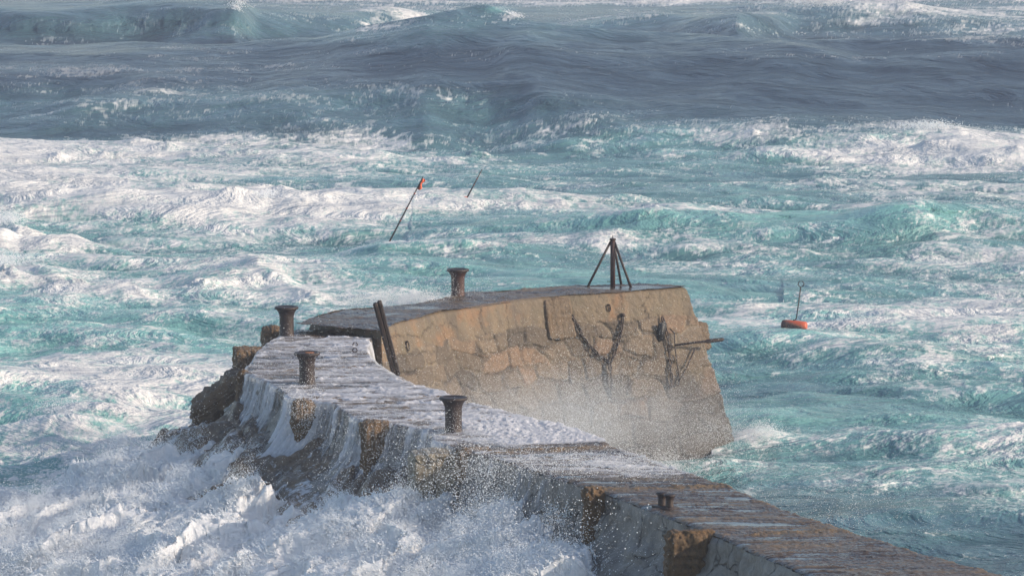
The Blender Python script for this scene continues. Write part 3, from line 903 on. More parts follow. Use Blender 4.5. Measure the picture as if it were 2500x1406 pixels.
o = link('rust_patch', bm_mesh('rust_patch', bm), m_plain('bright_rust', (0.42, 0.15, 0.04), 0.8, 0, (0.25, 0.09, 0.03), 30))
o.parent = _b2


def local_parts(root, parts):
    for name, bm, mat in parts:
        o = link(name, bm_mesh(name, bm), mat)
        o.parent = root


# the small pair of bollards on one base plate
p = at(1625, 1238, ZD)
root = empty('twin_bollard', tuple(p), 'small rusty pair of short bollards on one base plate near the foreground', 'bollard')
parts = []
bm = bmesh.new(); box(bm, (0.52, 0.3, 0.05), Matrix.Translation((0, 0, 0.0)) @ Matrix.Rotation(-0.9, 4, 'Z'), 0.012)
parts.append(('base_plate', bm, M_RUST))
for dx_, dy_ in ((-0.07, 0.13), (0.075, -0.10)):
    bm = bmesh.new()
    lathe(bm, [(0.085, 0), (0.078, 0.04), (0.074, 0.15), (0.08, 0.21), (0.115, 0.245), (0.12, 0.27), (0.10, 0.285), (0.03, 0.29)], 28, Matrix.Translation((dx_, dy_, 0)))
    parts.append(('post', bm, M_RUST))
local_parts(root, parts)


def rod(name, a, b, r, mat, root, seg=10, r2=None):
    a, b = Vector(a), Vector(b)
    bm = bmesh.new()
    tube(bm, [a, a.lerp(b, 0.5), b], [r, (r + (r2 or r)) / 2, r2 or r], seg)
    o = link(name, bm_mesh(name, bm), mat); o.parent = root
    return o


# tripod beacon on the head
base = at(1496, 699, ZH)
root = empty('beacon_tripod', tuple(base), 'rusty steel beacon mast braced by three raking legs on the pier head', 'beacon')
W_ = lambda u, v, d=0.0: Vector(at_d(u, v, base[1] + d) - base)
top = W_(1496, 584)
rod('mast', (0, 0, -0.03), top, 0.072, M_RUST_RED, root, 14)
rod('spike', top - Vector((0, 0, .02)), W_(1496, 575), 0.013, M_RUST_DARK, root, 8)
for (u, v) in ((1434, 700), (1517, 695), (1541, 702)):
    f = Vector(at(u, v, ZH) - base); f.z -= 0.02
    d = (top - f).normalized()
    l = rod('leg', f, top - Vector((0, 0, 0.06)) + Vector(((u - 1496) * 0.0009, 0, 0)), 0.036, M_RUST, root)
    rod('foot_plate', f + Vector((0, 0, 0.0)), f + Vector((0, 0, 0.035)), 0.07, M_RUST_DARK, root)
for v in (674, 682):
    rod('rung', W_(1499, v), W_(1511, v - 0.5, 0.15), 0.009, M_RUST_DARK, root, 6)
rod('peg', W_(1497, 688), W_(1482, 687), 0.011, M_RUST_DARK, root, 6)
bm = bmesh.new(); lathe(bm, [(0.09, -0.03), (0.09, 0.02), (0.05, 0.03)], 14, Matrix.Translation(top))
local_parts(root, [('head_collar', bm, M_RUST_DARK)])

# leaning pair of timber and iron fender rails at the inner corner
foot = at_d(968, 916, 99.6); head = at_d(921, 737, 98.2)
root = empty('fender_rail', tuple(foot), 'leaning pair of dark rusty fender rails at the inner corner of the wall', 'fender')
for dx_, dy_ in ((-0.052, -0.03), (0.046, 0.03)):
    a = Vector((dx_, dy_, 0.0)); b = Vector(head - foot) + Vector((dx_, dy_, 0.02 if dx_ > 0 else -0.03))
    ax = (b - a).normalized()
    rot = ax.to_track_quat('Z', 'Y').to_matrix().to_4x4()
    bm = bmesh.new()
    box(bm, (0.105, 0.12, (b - a).length), Matrix.Translation((a + b) / 2) @ rot, 0.025)
    bmesh.ops.subdivide_edges(bm, edges=[e for e in bm.edges if e.calc_length() > 1], cuts=30, use_grid_fill=True)
    for vtx in bm.verts: vtx.co.x += random.Random(int(vtx.co.z * 500)).uniform(-.006, .006)
    local_parts(root, [('rail', bm, M_RUST)])

# mooring rings standing on the deck
def ring_bm(R, r, M, seg=28):
    bm = bmesh.new()
    tube(bm, [M @ Vector((R * math.cos(2 * math.pi * k / seg), R * math.sin(2 * math.pi * k / seg), 0)) for k in range(seg)], r, 10, True)
    return bm


for (u, v, lab) in ((867, 848, 'upright iron ring, the farther of two on the wet deck'), (866.5, 862, 'upright iron ring, the nearer of two on the wet deck')):
    p = at(u, v, ZD)
    root = empty('mooring_ring', tuple(p), lab, 'mooring ring', 'upright iron rings on the deck')
    local_parts(root, [('ring', ring_bm(0.056, 0.014, Matrix.Translation((0, 0, 0.075)) @ Matrix.Rotation(math.radians(78), 4, 'X')), M_RUST_DARK)])
    bm = bmesh.new(); tube(bm, [(-0.03, 0, -0.02), (-0.018, 0, 0.03), (0.018, 0, 0.03), (0.03, 0, -0.02)], 0.011, 8)
    local_parts(root, [('staple', bm, M_RUST_DARK)])

# rings hanging on the masonry face
for (u, v, R, lab) in ((1483, 744, 0.075, 'rusty ring hanging on the coping below the beacon'), (1661, 733, 0.08, 'rusty ring hanging on the coping near the end of the wall'), (991, 833, 0.10, 'long dark iron ring near the leaning fender rails')):
    p = on_wall(u, v, 0.05)
    root = empty('wall_ring', tuple(p), lab, 'mooring ring', 'iron rings hanging on the masonry wall')
    sx = 0.45 if u < 1000 else 0.55
    Mx = Matrix.Translation((0.02, -0.02, -R)) @ Matrix.Rotation(math.radians(40), 4, 'Z') @ Matrix.Rotation(math.radians(76), 4, 'X') @ Matrix.Diagonal((sx, 1.25, 1, 1))
    local_parts(root, [('ring', ring_bm(R, 0.018, Mx), M_RUST_DARK)])
    rod('eye_bolt', (-0.06, 0.09, 0.0), (0.03, -0.045, 0.01), 0.022, M_RUST_DARK, root)


# chains
def link_mesh(L=0.24, Wd=0.11, r=0.022):
    bm = bmesh.new()
    pts = []
    hl = L / 2 - Wd / 2
    for k in range(24):
        a = 2 * math.pi * k / 24
        pts.append(Vector(((Wd / 2 - r) * math.cos(a), 0, (Wd / 2 - r) * math.sin(a) + (hl if math.sin(a) >= 0 else -hl))))
    tube(bm, pts, r, 8, True)
    return bm_mesh('link', bm)


LINK = link_mesh(); LINK.materials.append(M_RUST_DARK)
LINK.polygons.foreach_set('use_smooth', np.ones(len(LINK.polygons), bool))


def chain(root, pts, step=0.20):
    P = resample(pts, max(2, int(np.linalg.norm(np.diff(np.array(pts), axis=0), axis=1).sum() / step) + 1))
    for i in range(len(P) - 1):
        m = Vector((P[i] + P[i + 1]) / 2) - root.location
        ax = Vector(P[i + 1] - P[i]).normalized()
        o = bpy.data.objects.new('link', LINK); COL.objects.link(o); o.parent = root
        o.matrix_basis = Matrix.Translation(m) @ ax.to_track_quat('Z', 'Y').to_matrix().to_4x4() @ Matrix.Rotation((i % 2) * math.pi / 2 + 0.5, 4, 'Z')


w = lambda u, v, pr=0.10: on_wall(u, v, pr)
root = empty('mooring_chain', tuple(w(1394, 775)), 'heavy rusty chain hanging in a Y shape on the middle of the masonry wall', 'chain')
chain(root, [w(1394, 775), w(1408, 800), w(1420, 825), w(1440, 848), w(1462, 868), w(1484, 884)])
chain(root, [w(1516, 772), w(1513, 800), w(1507, 830), w(1498, 858), w(1486, 884)])
chain(root, [w(1485, 886), w(1488, 910), w(1490, 935), w(1490, 965)])
for (u, v) in ((1393, 772), (1516, 770)):
    q = Vector(w(u, v, 0.02)) - root.location
    rod('anchor_bolt', q + Vector((-.05, .08, 0)), q + Vector((0.05, -0.08, 0)), 0.05, M_RUST_DARK, root)

root = empty('mooring_chain', tuple(w(1612, 772)), 'thick bunched dark chain hanging straight down near the end of the wall', 'chain')
chain(root, [w(1610, 773), w(1620, 795), w(1626, 830), w(1630, 870), w(1633, 905), w(1634, 945)])
bm = bmesh.new()
q = Vector(w(1612, 812, 0.08)) - root.location
box(bm, (0.26, 0.12, 0.62), Matrix.Translation(q) @ Matrix.Rotation(0.6, 4, 'Z') @ Matrix.Rotation(0.27, 4, 'X'), 0.04)
local_parts(root, [('rubber_pad', bm, m_plain('black_rubber', (0.02, 0.02, 0.023), 0.55))])

root = empty('wire_loop', tuple(w(1638, 806)), 'long dark wire hanging in a narrow loop beside the bunched chain', 'cable')
bm = bmesh.new()
pts = [Vector(w(u, v, 0.09)) - root.location for u, v in ((1632, 800), (1641, 815), (1643, 850), (1647, 890), (1652, 920), (1650, 940), (1640, 946), (1634, 930))]
tube(bm, pts, 0.019, 8)
local_parts(root, [('wire', bm, M_RUST_DARK)])

a, b = Vector(w(1640, 845, 0.10)), Vector(at_d(1768, 828, w(1700, 838)[1] - 0.1))
root = empty('jib_pole', tuple(a), 'dark pole sticking out past the end of the wall with a slanting stay', 'pole')
bm = bmesh.new(); d = b - a
tube(bm, [(0, 0, 0), d * 0.45 + Vector((0, 0, .01)), d * 0.62, d * 0.66, d * 0.96, d], [0.03, 0.035, 0.04, 0.062, 0.055, 0.02], 10)
local_parts(root, [('pole', bm, M_RUST_DARK)])
bm = bmesh.new()
tube(bm, [Vector(w(1693, 851, .12)) - a, Vector(w(1676, 885, .12)) - a, Vector(w(1660, 915, .12)) - a, Vector(w(1651, 930, .1)) - a], 0.022, 8)
local_parts(root, [('stay', bm, M_RUST_DARK)])


# ------------------------------------------------------------------ things afloat
M_POLE = m_plain('black_marker_pole', (0.022, 0.018, 0.018), 0.5)
M_BAND = m_plain('faded_red_band', (0.30, 0.06, 0.04), 0.6)
M_ORANGE = m_plain('orange_plastic', (0.72, 0.11, 0.035), 0.45, 0, (0.5, 0.07, 0.03), 6)


def marker(u0, v0, u1, v1, z, label, flag):
    f = at(u0, v0, z); d = f[1]
    t = at_d(u1, v1, d)
    root = empty('marker_pole', tuple(f), label, 'marker buoy', 'leaning marker poles out in the surf')
    v = Vector(t - f)
    rod('pole', -v * 0.5, v, 0.046 if flag else 0.042, M_POLE, root, 8, 0.024)
    for k in ((.28, .48, .72) if flag else (.35, .6)):
        rod('band', v * k, v * (k + 0.02), 0.041, M_BAND, root, 8)
    bm = bmesh.new()
    bmesh.ops.create_uvsphere(bm, u_segments=16, v_segments=10, radius=0.24, matrix=Matrix.Translation(-v * 0.35))
    local_parts(root, [('float', bm, M_ORANGE)])
    if flag:
        sc = d / F
        n, m = 14, 8
        P = np.zeros((n, m, 3))
        for i in range(n):
            for j in range(m):
                a_, b_ = i / (n - 1), j / (m - 1)
                e = v * (0.80 + 0.17 * b_)
                ln = a_ * (0.38 - 0.26 * abs(b_ - 0.45)) * (0.75 + 0.3 * math.sin(9 * b_))
                P[i, j] = (e.x + ln * 0.55, e.y + 0.07 * math.sin(6 * a_ + 3 * b_), e.z - 0.30 * ln * (1 - 0.2 * b_) + .02)
        fl = link('flag', grid_mesh('flag', P), m_plain('orange_flag_cloth', (0.72, 0.12, 0.04), 0.7))
        fl.parent = root
        so = fl.modifiers.new('thickness', 'SOLIDIFY'); so.thickness = 0.012


marker(955, 582, 1033, 432, 0.3, 'leaning black marker pole with a ragged orange flag at its top', True)
marker(1146, 472, 1177, 414, 0.9, 'thin dark marker pole without a flag, beyond the flagged one', False)

f = at(1939, 795, 0.34)
root = empty('mooring_buoy', tuple(f), 'orange barrel shaped mooring buoy with a tall rod and ring, adrift in the harbour', 'buoy')
bm = bmesh.new()
lathe(bm, [(0.05, -0.45), (0.14, -0.45), (0.175, -0.42), (0.19, -0.25), (0.195, 0), (0.19, 0.25), (0.175, 0.42), (0.14, 0.45), (0.05, 0.45)], 28,
      Matrix.Rotation(math.radians(9), 4, 'Y') @ Matrix.Rotation(math.radians(84), 4, 'Y') @ Matrix.Rotation(0.3, 4, 'X'))
nb = NT('fouled_orange_plastic')
g_ = nb.noise(26, 4, 0.7); tc = nb.n('ShaderNodeTexCoord'); sep = nb.n('ShaderNodeSeparateXYZ')
nb.t.links.new(tc.outputs['Object'], sep.inputs[0])
low = nb.math('ADD', nb.math('MULTIPLY', sep.outputs['Z'], -3.2), nb.math('MULTIPLY_ADD', sep.outputs['X'], -1.3, 0.36))
fou = nb.rng(nb.math('ADD', low, nb.math('MULTIPLY', nb.math('SUBTRACT', g_, 0.5), 1.6)), 0.0, 0.25)
nb.t.links.new(nb.bump(nb.math('MULTIPLY', g_, fou), 0.03, 1.0), nb.b.inputs['Normal'])
nb.p(Base_Color=nb.mix(fou, (0.50, 0.10, 0.045), nb.mix(nb.rng(g_, 0.5, 0.62), (0.035, 0.022, 0.02), (0.30, 0.10, 0.06))), Roughness=0.5)
local_parts(root, [('body', bm, nb.m)])
tp = Vector(at_d(1955, 700, f[1]) - f)
bm = bmesh.new(); tube(bm, [(0.0, 0, 0.16), (0.03, 0, 0.21), (0.075, 0, 0.27), tp * 0.6 + Vector((0.02, 0, 0)), tp], 0.022, 8)
local_parts(root, [('rod', bm, M_POLE)])
local_parts(root, [('ring', ring_bm(0.10, 0.018, Matrix.Translation(tp + Vector((0.01, 0, 0.1))) @ Matrix.Rotation(math.radians(85), 4, 'X')), M_POLE)])
bm = bmesh.new(); lathe(bm, [(0.05, 0.15), (0.06, 0.19), (0.03, 0.22)], 12)
local_parts(root, [('mount', bm, M_POLE)])

# ------------------------------------------------------------------ weather side: rock armour, the broken wave running off it, flung water
A0, B0 = at(1990, 1406, ZD), at(598, 909, ZD)
E_A = (B0 - A0) / np.linalg.norm(B0 - A0)
E_S = np.array([-E_A[1], E_A[0], 0.0])


def rock_height(a, s):
    wa = samp(T_SM, a / 14, s / 14) * 0.5; ws = samp(T_SM, a / 14 + .5, s / 14) * 0.5
    r0 = np.interp(a, [-10, 2, 8, 14, 20, 26, 30, 34], [3.0, 3.0, 2.8, 2.95, 3.5, 3.75, 3.6, 2.7])
    d1, d2, rn = voronoi((a + wa) / 1.25, (s + ws) / 1.7, 9, 0.8)
    b = np.clip(1 - d1 * 1.1, 0, 1) ** 0.7 * (0.30 + 0.45 * rn)
    d1b, d2b, rb = voronoi((a + wa) / 0.55, (s + ws) / 0.8, 10, 0.8)
    b2 = np.clip(1 - d1b * 1.1, 0, 1) * (0.10 + 0.16 * rb)
    z = r0 - 0.46 * np.maximum(s, 0) + b + b2 + 0.05 * samp(T_FB, a / 8, s / 13) - 0.45
    end = np.maximum(a - (30.3 - 0.12 * s + 0.5 * samp(T_SM, s / 9, 0.3)), 0)
    return z - 0.5 * end ** 1.35


def cover(a, s):
    s0 = np.interp(a, [-10, 6.2, 7.4, 9, 14, 18, 22, 26, 29, 33], [9, 7, 1.0, 0.1, 0.2, 1.6, 3.0, 3.2, 2.0, 0.8])
    n = 0.8 * samp(T_SM, a / 9, s / 40) + 0.6 * samp(T_FL, a / 8 + .2, s / 40) + 0.3 * samp(T_FL2, a / 4, s / 22)
    return sstep(-0.9, 0.75, s - s0 + n * np.interp(a, [8, 14, 24], [.35, .7, 1.15]))


def splash_height(a, s):
    c = cover(a, s)
    q = a + 0.5 * samp(T_SM, a / 11, s / 15)                    # water runs down the slope: long in s, short in a
    bil = np.abs(samp(T_SM, q / 13, s / 40)); b2 = np.abs(samp(T_FL, q / 11 + .3, s / 34)); b3 = samp(T_FL2, q / 5, s / 15)
    b4 = samp(T_RG, a / 12, s / 18)
    th = 0.10 + 0.025 * np.abs(samp(T_FL2, a / 10, s / 14)) + 0.30 * bil + 0.15 * b2 + 0.035 * b3 + 0.006 * b4 + 0.35 * sstep(3, 8, s)
    r0 = np.interp(a, [-10, 2, 8, 14, 20, 26, 30, 34], [2.6, 2.6, 3.15, 3.5, 3.35, 3.45, 3.3, 2.6]) - 0.42 * np.maximum(s, 0) - 0.05
    end = np.maximum(a - (29.6 - 0.05 * s + 0.7 * samp(T_FL, s / 12, 0.7)), 0)
    return r0 - 0.5 * end ** 1.35 + th - (1 - c) * 1.2


def on_slope(a, s, z):
    return np.stack([A0[0] + E_A[0] * a + E_S[0] * s, A0[1] + E_A[1] * a + E_S[1] * s, z], -1)


def build_slope():
    a = np.arange(-6, 36, 0.045); s = np.arange(-0.9, 13, 0.045)
    A, S = np.meshgrid(a, s, indexing='ij')
    Z = rock_height(A, S)
    fl = 0.62 * np.exp(-np.abs(samp(T_V1, A / 7 + 0.1 * samp(T_SM, A / 9, S / 9), S / 48)) * 2.2) + 0.30 * np.exp(-np.abs(samp(T_V2, A / 3, S / 22)) * 2.2) + 0.16 * samp(T_FB, A / 9, S / 30)
    fl = fl * np.interp(A, [6, 10], [0.1, 1]) - 0.02
    o = link('rock_slope', grid_mesh('rock_slope', on_slope(A, S, Z), {'flow': fl}, flip=True), M_ROCK)
    tag(o, 'slope of dark wet boulders below the breakwater with water streaming off it', 'rocks', kind='stuff')
    a = np.arange(4.5, 36, 0.03); s = np.arange(-0.25, 13, 0.03)
    A, S = np.meshgrid(a, s, indexing='ij')
    Z = splash_height(A, S)
    sh = 0.10 * samp(T_FB, A / 9, S / 12 + .4)
    P = on_slope(A + sh, S + 0.10 * samp(T_FB2, A / 9, S / 12), Z)
    o = link('breaking_wave', grid_mesh('breaking_wave', P, flip=True), M_FROTH)
    tag(o, 'churning white water of a wave breaking over the rocks on the weather side', 'breaking wave', kind='stuff')


build_slope()
for (u, v, z, sz, rot, sd, lab) in ((1560, 1334, 3.1, (0.75, 0.7, 0.7), 0.4, 41, 'dark wet boulder at the foot of the wall below the twin bollards'), (522, 948, 3.55, (1.75, 0.9, 0.75), 0.1, 42, 'long slanting brown rock furthest out beyond the corner of the breakwater'), (592, 968, 3.5, (1.3, 0.8, 0.6), 0.1, 43, 'narrow slanting rock close against the corner of the breakwater'),
                                (1625, 1392, 3.0, (0.9, 0.7, 0.6), 1.0, 44, 'low brown boulder at the bottom edge, below the nearest stone block'), (1640, 1404, 2.9, (0.8, 0.6, 0.6), 0.3, 45, 'sandy boulder tucked under the nearest stone block')):
    p = at(u, v, z)
    bl = rough_block('boulder', sz, sd, M_BOULDER, None, tuple(p), rot, min(sz) * 0.42, 0.06, (0.25, -0.62 if sd in (42, 43) else 0.35), None, 24)
    tag(bl, lab, 'boulder', 'loose boulders along the breakwater')


def point_cloud(name, P, R, mat, label):
    me = bpy.data.meshes.new(name)
    me.vertices.add(len(P))
    me.vertices.foreach_set('co', np.ascontiguousarray(P, np.float32).reshape(-1))
    t = me.attributes.new('size', 'FLOAT', 'POINT'); t.data.foreach_set('value', np.ascontiguousarray(R, np.float32))
    o = link(name, me, mat)
    g = bpy.data.node_groups.new(name, 'GeometryNodeTree')
    g.interface.new_socket('Geometry', in_out='INPUT', socket_type='NodeSocketGeometry')
    g.interface.new_socket('Geometry', in_out='OUTPUT', socket_type='NodeSocketGeometry')
    gi, go = g.nodes.new('NodeGroupInput'), g.nodes.new('NodeGroupOutput')
    mp, na, sm = g.nodes.new('GeometryNodeMeshToPoints'), g.nodes.new('GeometryNodeInputNamedAttribute'), g.nodes.new('GeometryNodeSetMaterial')
    na.data_type = 'FLOAT'; na.inputs['Name'].default_value = 'size'
    sm.inputs['Material'].default_value = mat
    g.links.new(gi.outputs[0], mp.inputs['Mesh']); g.links.new(na.outputs[0], mp.inputs['Radius'])
    g.links.new(mp.outputs[0], sm.inputs[0]); g.links.new(sm.outputs[0], go.inputs[0])
    md = o.modifiers.new('drops', 'NODES'); md.node_group = g
    return tag(o, label, 'spray', kind='stuff')


def build_drops():
    r = np.random.default_rng(3)
    PS, RS = [], []
    # fingers of water thrown up and outward from the broken wave
    n = 120000
    a = r.uniform(7.2, 33, n); s = r.uniform(0, 10, n)
    w = cover(a, s) * np.clip(0.15 + 1.0 * np.abs(samp(T_SM, a / 10, s / 16)) + 0.6 * np.abs(samp(T_FB, a / 7, s / 9)) - 0.35, 0, 2)
    k = r.random(n) < w * 0.45
    a, s = a[k], s[k]; n = len(a)
    base = on_slope(a, s, splash_height(a, s) - 0.03)
    rd = r.standard_normal((n, 3))
    dirv = np.array([0, 0, 0.9]) + 0.9 * E_S + 0.55 * rd
    dirv /= np.linalg.norm(dirv, axis=1, keepdims=True)
    ln = np.minimum(r.exponential(0.12, n), 0.6)
    m = 26
    t = r.random((n, m)) ** 1.3
    Pj = base[:, None] + dirv[:, None] * (ln[:, None] * t)[..., None] + (0.008 + 0.07 * (ln[:, None] * t))[..., None] * r.standard_normal((n, m, 3)) * 0.55
    Pj[..., 2] -= 0.35 * (ln[:, None] * t) ** 2
    Rj = (0.014 - 0.008 * t) * r.uniform(0.3, 1.15, (n, m))
    PS.append(Pj.reshape(-1, 3)); RS.append(Rj.reshape(-1))
    # fine spray hanging over it
    n = 2600000
    a = r.uniform(6.5, 34, n); s = r.uniform(0, 10, n)
    h = np.where(r.random(n) < .62, r.exponential(0.06, n), r.exponential(0.26, n)) * np.interp(a, [7, 14, 26, 33], [1.2, 0.9, 1.0, 1.7])
    Pm = on_slope(a, s, np.maximum(splash_height(a, s), -0.2) + h)
    cl = np.clip(0.28 + 0.5 * noise3(Pm, 6.0) + 0.45 * noise3(Pm, 2.4), 0, 1.5)
    k = r.random(n) < cover(a, s) * cl * 0.7
    PS.append(Pm[k]); RS.append(0.0028 + 0.006 * r.random(k.sum()) ** 2)
    # drops flung up in front of the near wall
    n = 50000
    a = r.uniform(4.5, 17, n); s = r.uniform(0.3, 2.2, n)
    z = 2.9 + r.exponential(0.55, n)
    Pm = on_slope(a, s, z)
    k = (r.random(n) < np.clip(0.4 + 0.6 * noise3(Pm, 7.0), 0.03, 1) * np.interp(a, [4.5, 7, 9, 13, 17], [.10, .3, .8, .8, .25])) & (z < 5.0)
    PS.append(Pm[k]); RS.append(0.0035 + 0.010 * r.random(k.sum()) ** 5)
    # starbursts
    for (u, v, d, rad, cnt, big) in ((1392, 1275, 80.2, 0.62, 5000, .022), (1300, 1330, 80, 0.8, 5000, .02), (60, 1375, 88, 0.8, 1500, .026), (1180, 1240, 83, 0.5, 2500, .016), (640, 1175, 91, .45, 2500, .016), (770, 1075, 92.5, .35, 2000, .012), (300, 1085, 96, .6, 3000, .016)):
        c = at_d(u, v, d)
        q = r.standard_normal((cnt // 40, 3)); q[:, 2] = np.abs(q[:, 2]) * 1.1 - 0.1
        q /= np.linalg.norm(q, axis=1, keepdims=True)
        L = rad * r.uniform(0.3, 1.25, len(q))
        tt = r.random((len(q), 40)) ** 0.8
        Pb = c + q[:, None] * (L[:, None] * tt)[..., None] + 0.035 * r.standard_normal((len(q), 40, 3)) * (0.3 + tt[..., None])
        PS.append(Pb.reshape(-1, 3)); RS.append((big * (1 - 0.55 * tt) * r.uniform(0.25, 1, tt.shape)).reshape(-1))
    point_cloud('wave_spray', np.concatenate(PS), np.concatenate(RS), M_DROP, 'white fingers and drops of water flung up by the breaking wave')

    # spray blown across the deck into the harbour, in front of the masonry
    PS, RS = [], []
    n = 900000
    q = r.random(n)
    u = np.where(q < .62, r.normal(1400, 190, n), r.normal(1560, 170, n)); v = r.normal(1030, 70, n) + 0.05 * (u - 1400)
    d = r.uniform(92, 107, n)
    rr = np.stack([(u - CU) / F, np.full(n, ca) + sa * (-(v - CV) / F), -sa + ca * (-(v - CV) / F)], -1)
    Pm = np.array([0, 0, CAM_Z]) + rr * (d / rr[:, 1])[:, None]
    cl = np.clip(0.45 + 0.45 * noise3(Pm, 22.0) + 0.2 * noise3(Pm, 6.0), 0.02, 1)
    k = (r.random(n) < cl * 0.19) & (Pm[:, 2] > 0.3)
    PS.append(Pm[k]); RS.append(0.0022 + 0.0042 * r.random(k.sum()) ** 4)
    # thin drift higher up, over the whole face, the bollards and the deck
    for (u0, v0, su, sv, d0, d1, cnt, rmax) in ((1500, 910, 230, 70, 97, 108, 22000, .007), (1240, 1050, 230, 38, 82, 95, 40000, .007), (760, 905, 110, 50, 90, 100, 9000, .008), (1110, 700, 50, 25, 108, 111, 2500, .009), (960, 733, 60, 13, 109, 113, 22000, .011), (1010, 728, 35, 10, 109, 112, 14000, .011),
                                                (2050, 1235, 190, 40, 80, 95, 7000, .008), (1790, 1060, 60, 30, 108, 112, 9000, .008), (1450, 1140, 160, 22, 79, 87, 45000, .008), (1860, 1060, 26, 14, 112, 114, 9000, .012), (880, 1120, 60, 60, 85, 88, 5000, .008), (1190, 1130, 130, 60, 80, 83, 9000, .010), (740, 1010, 30, 30, 91, 92, 6000, .010)):
        u = r.normal(u0, su, cnt); v = r.normal(v0, sv, cnt); d = r.uniform(d0, d1, cnt)
        rr = np.stack([(u - CU) / F, np.full(cnt, ca) + sa * (-(v - CV) / F), -sa + ca * (-(v - CV) / F)], -1)
        Pm = np.array([0, 0, CAM_Z]) + rr * (d / rr[:, 1])[:, None]
        k = r.random(cnt) < np.clip(0.5 + 0.6 * noise3(Pm, 4.0), 0.05, 1)
        PS.append(Pm[k]); RS.append(0.0028 + (rmax - 0.0028) * r.random(k.sum()) ** 3.5)
    point_cloud('drifting_spray', np.concatenate(PS), np.concatenate(RS), M_DROP, 'fine salt spray drifting across the deck and in front of the masonry wall')
    # spray torn off the far crests
    PS, RS = [], []
    for (u0, v0, su, sv, d, cnt) in ((582, 8, 12, 8, 310, 350), (1240, 42, 14, 6, 288, 2500), (2000, 2, 30, 6, 330, 2500), (650, 474, 16, 6, 183, 800), (2228, 492, 14, 6, 181, 600), (2262, 306, 40, 6, 214, 1500), (10, 640, 40, 12, 160, 3000), (640, 652, 40, 8, 157, 2500), (150, 1000, 40, 14, 118, 3000), (20, 530, 20, 10, 174, 1500)):
        u = r.normal(u0, su, cnt); v = r.normal(v0, sv, cnt); dd = r.normal(d, 1.0, cnt)
        rr = np.stack([(u - CU) / F, np.full(cnt, ca) + sa * (-(v - CV) / F), -sa + ca * (-(v - CV) / F)], -1)
        PS.append(np.array([0, 0, CAM_Z]) + rr * (dd / rr[:, 1])[:, None]); RS.append(r.uniform(0.004, 0.013, cnt) * d / 120)
    point_cloud('crest_spray', np.concatenate(PS), np.concatenate(RS), M_DROP, 'thin spray torn off the crests of the waves out at sea')


build_drops()


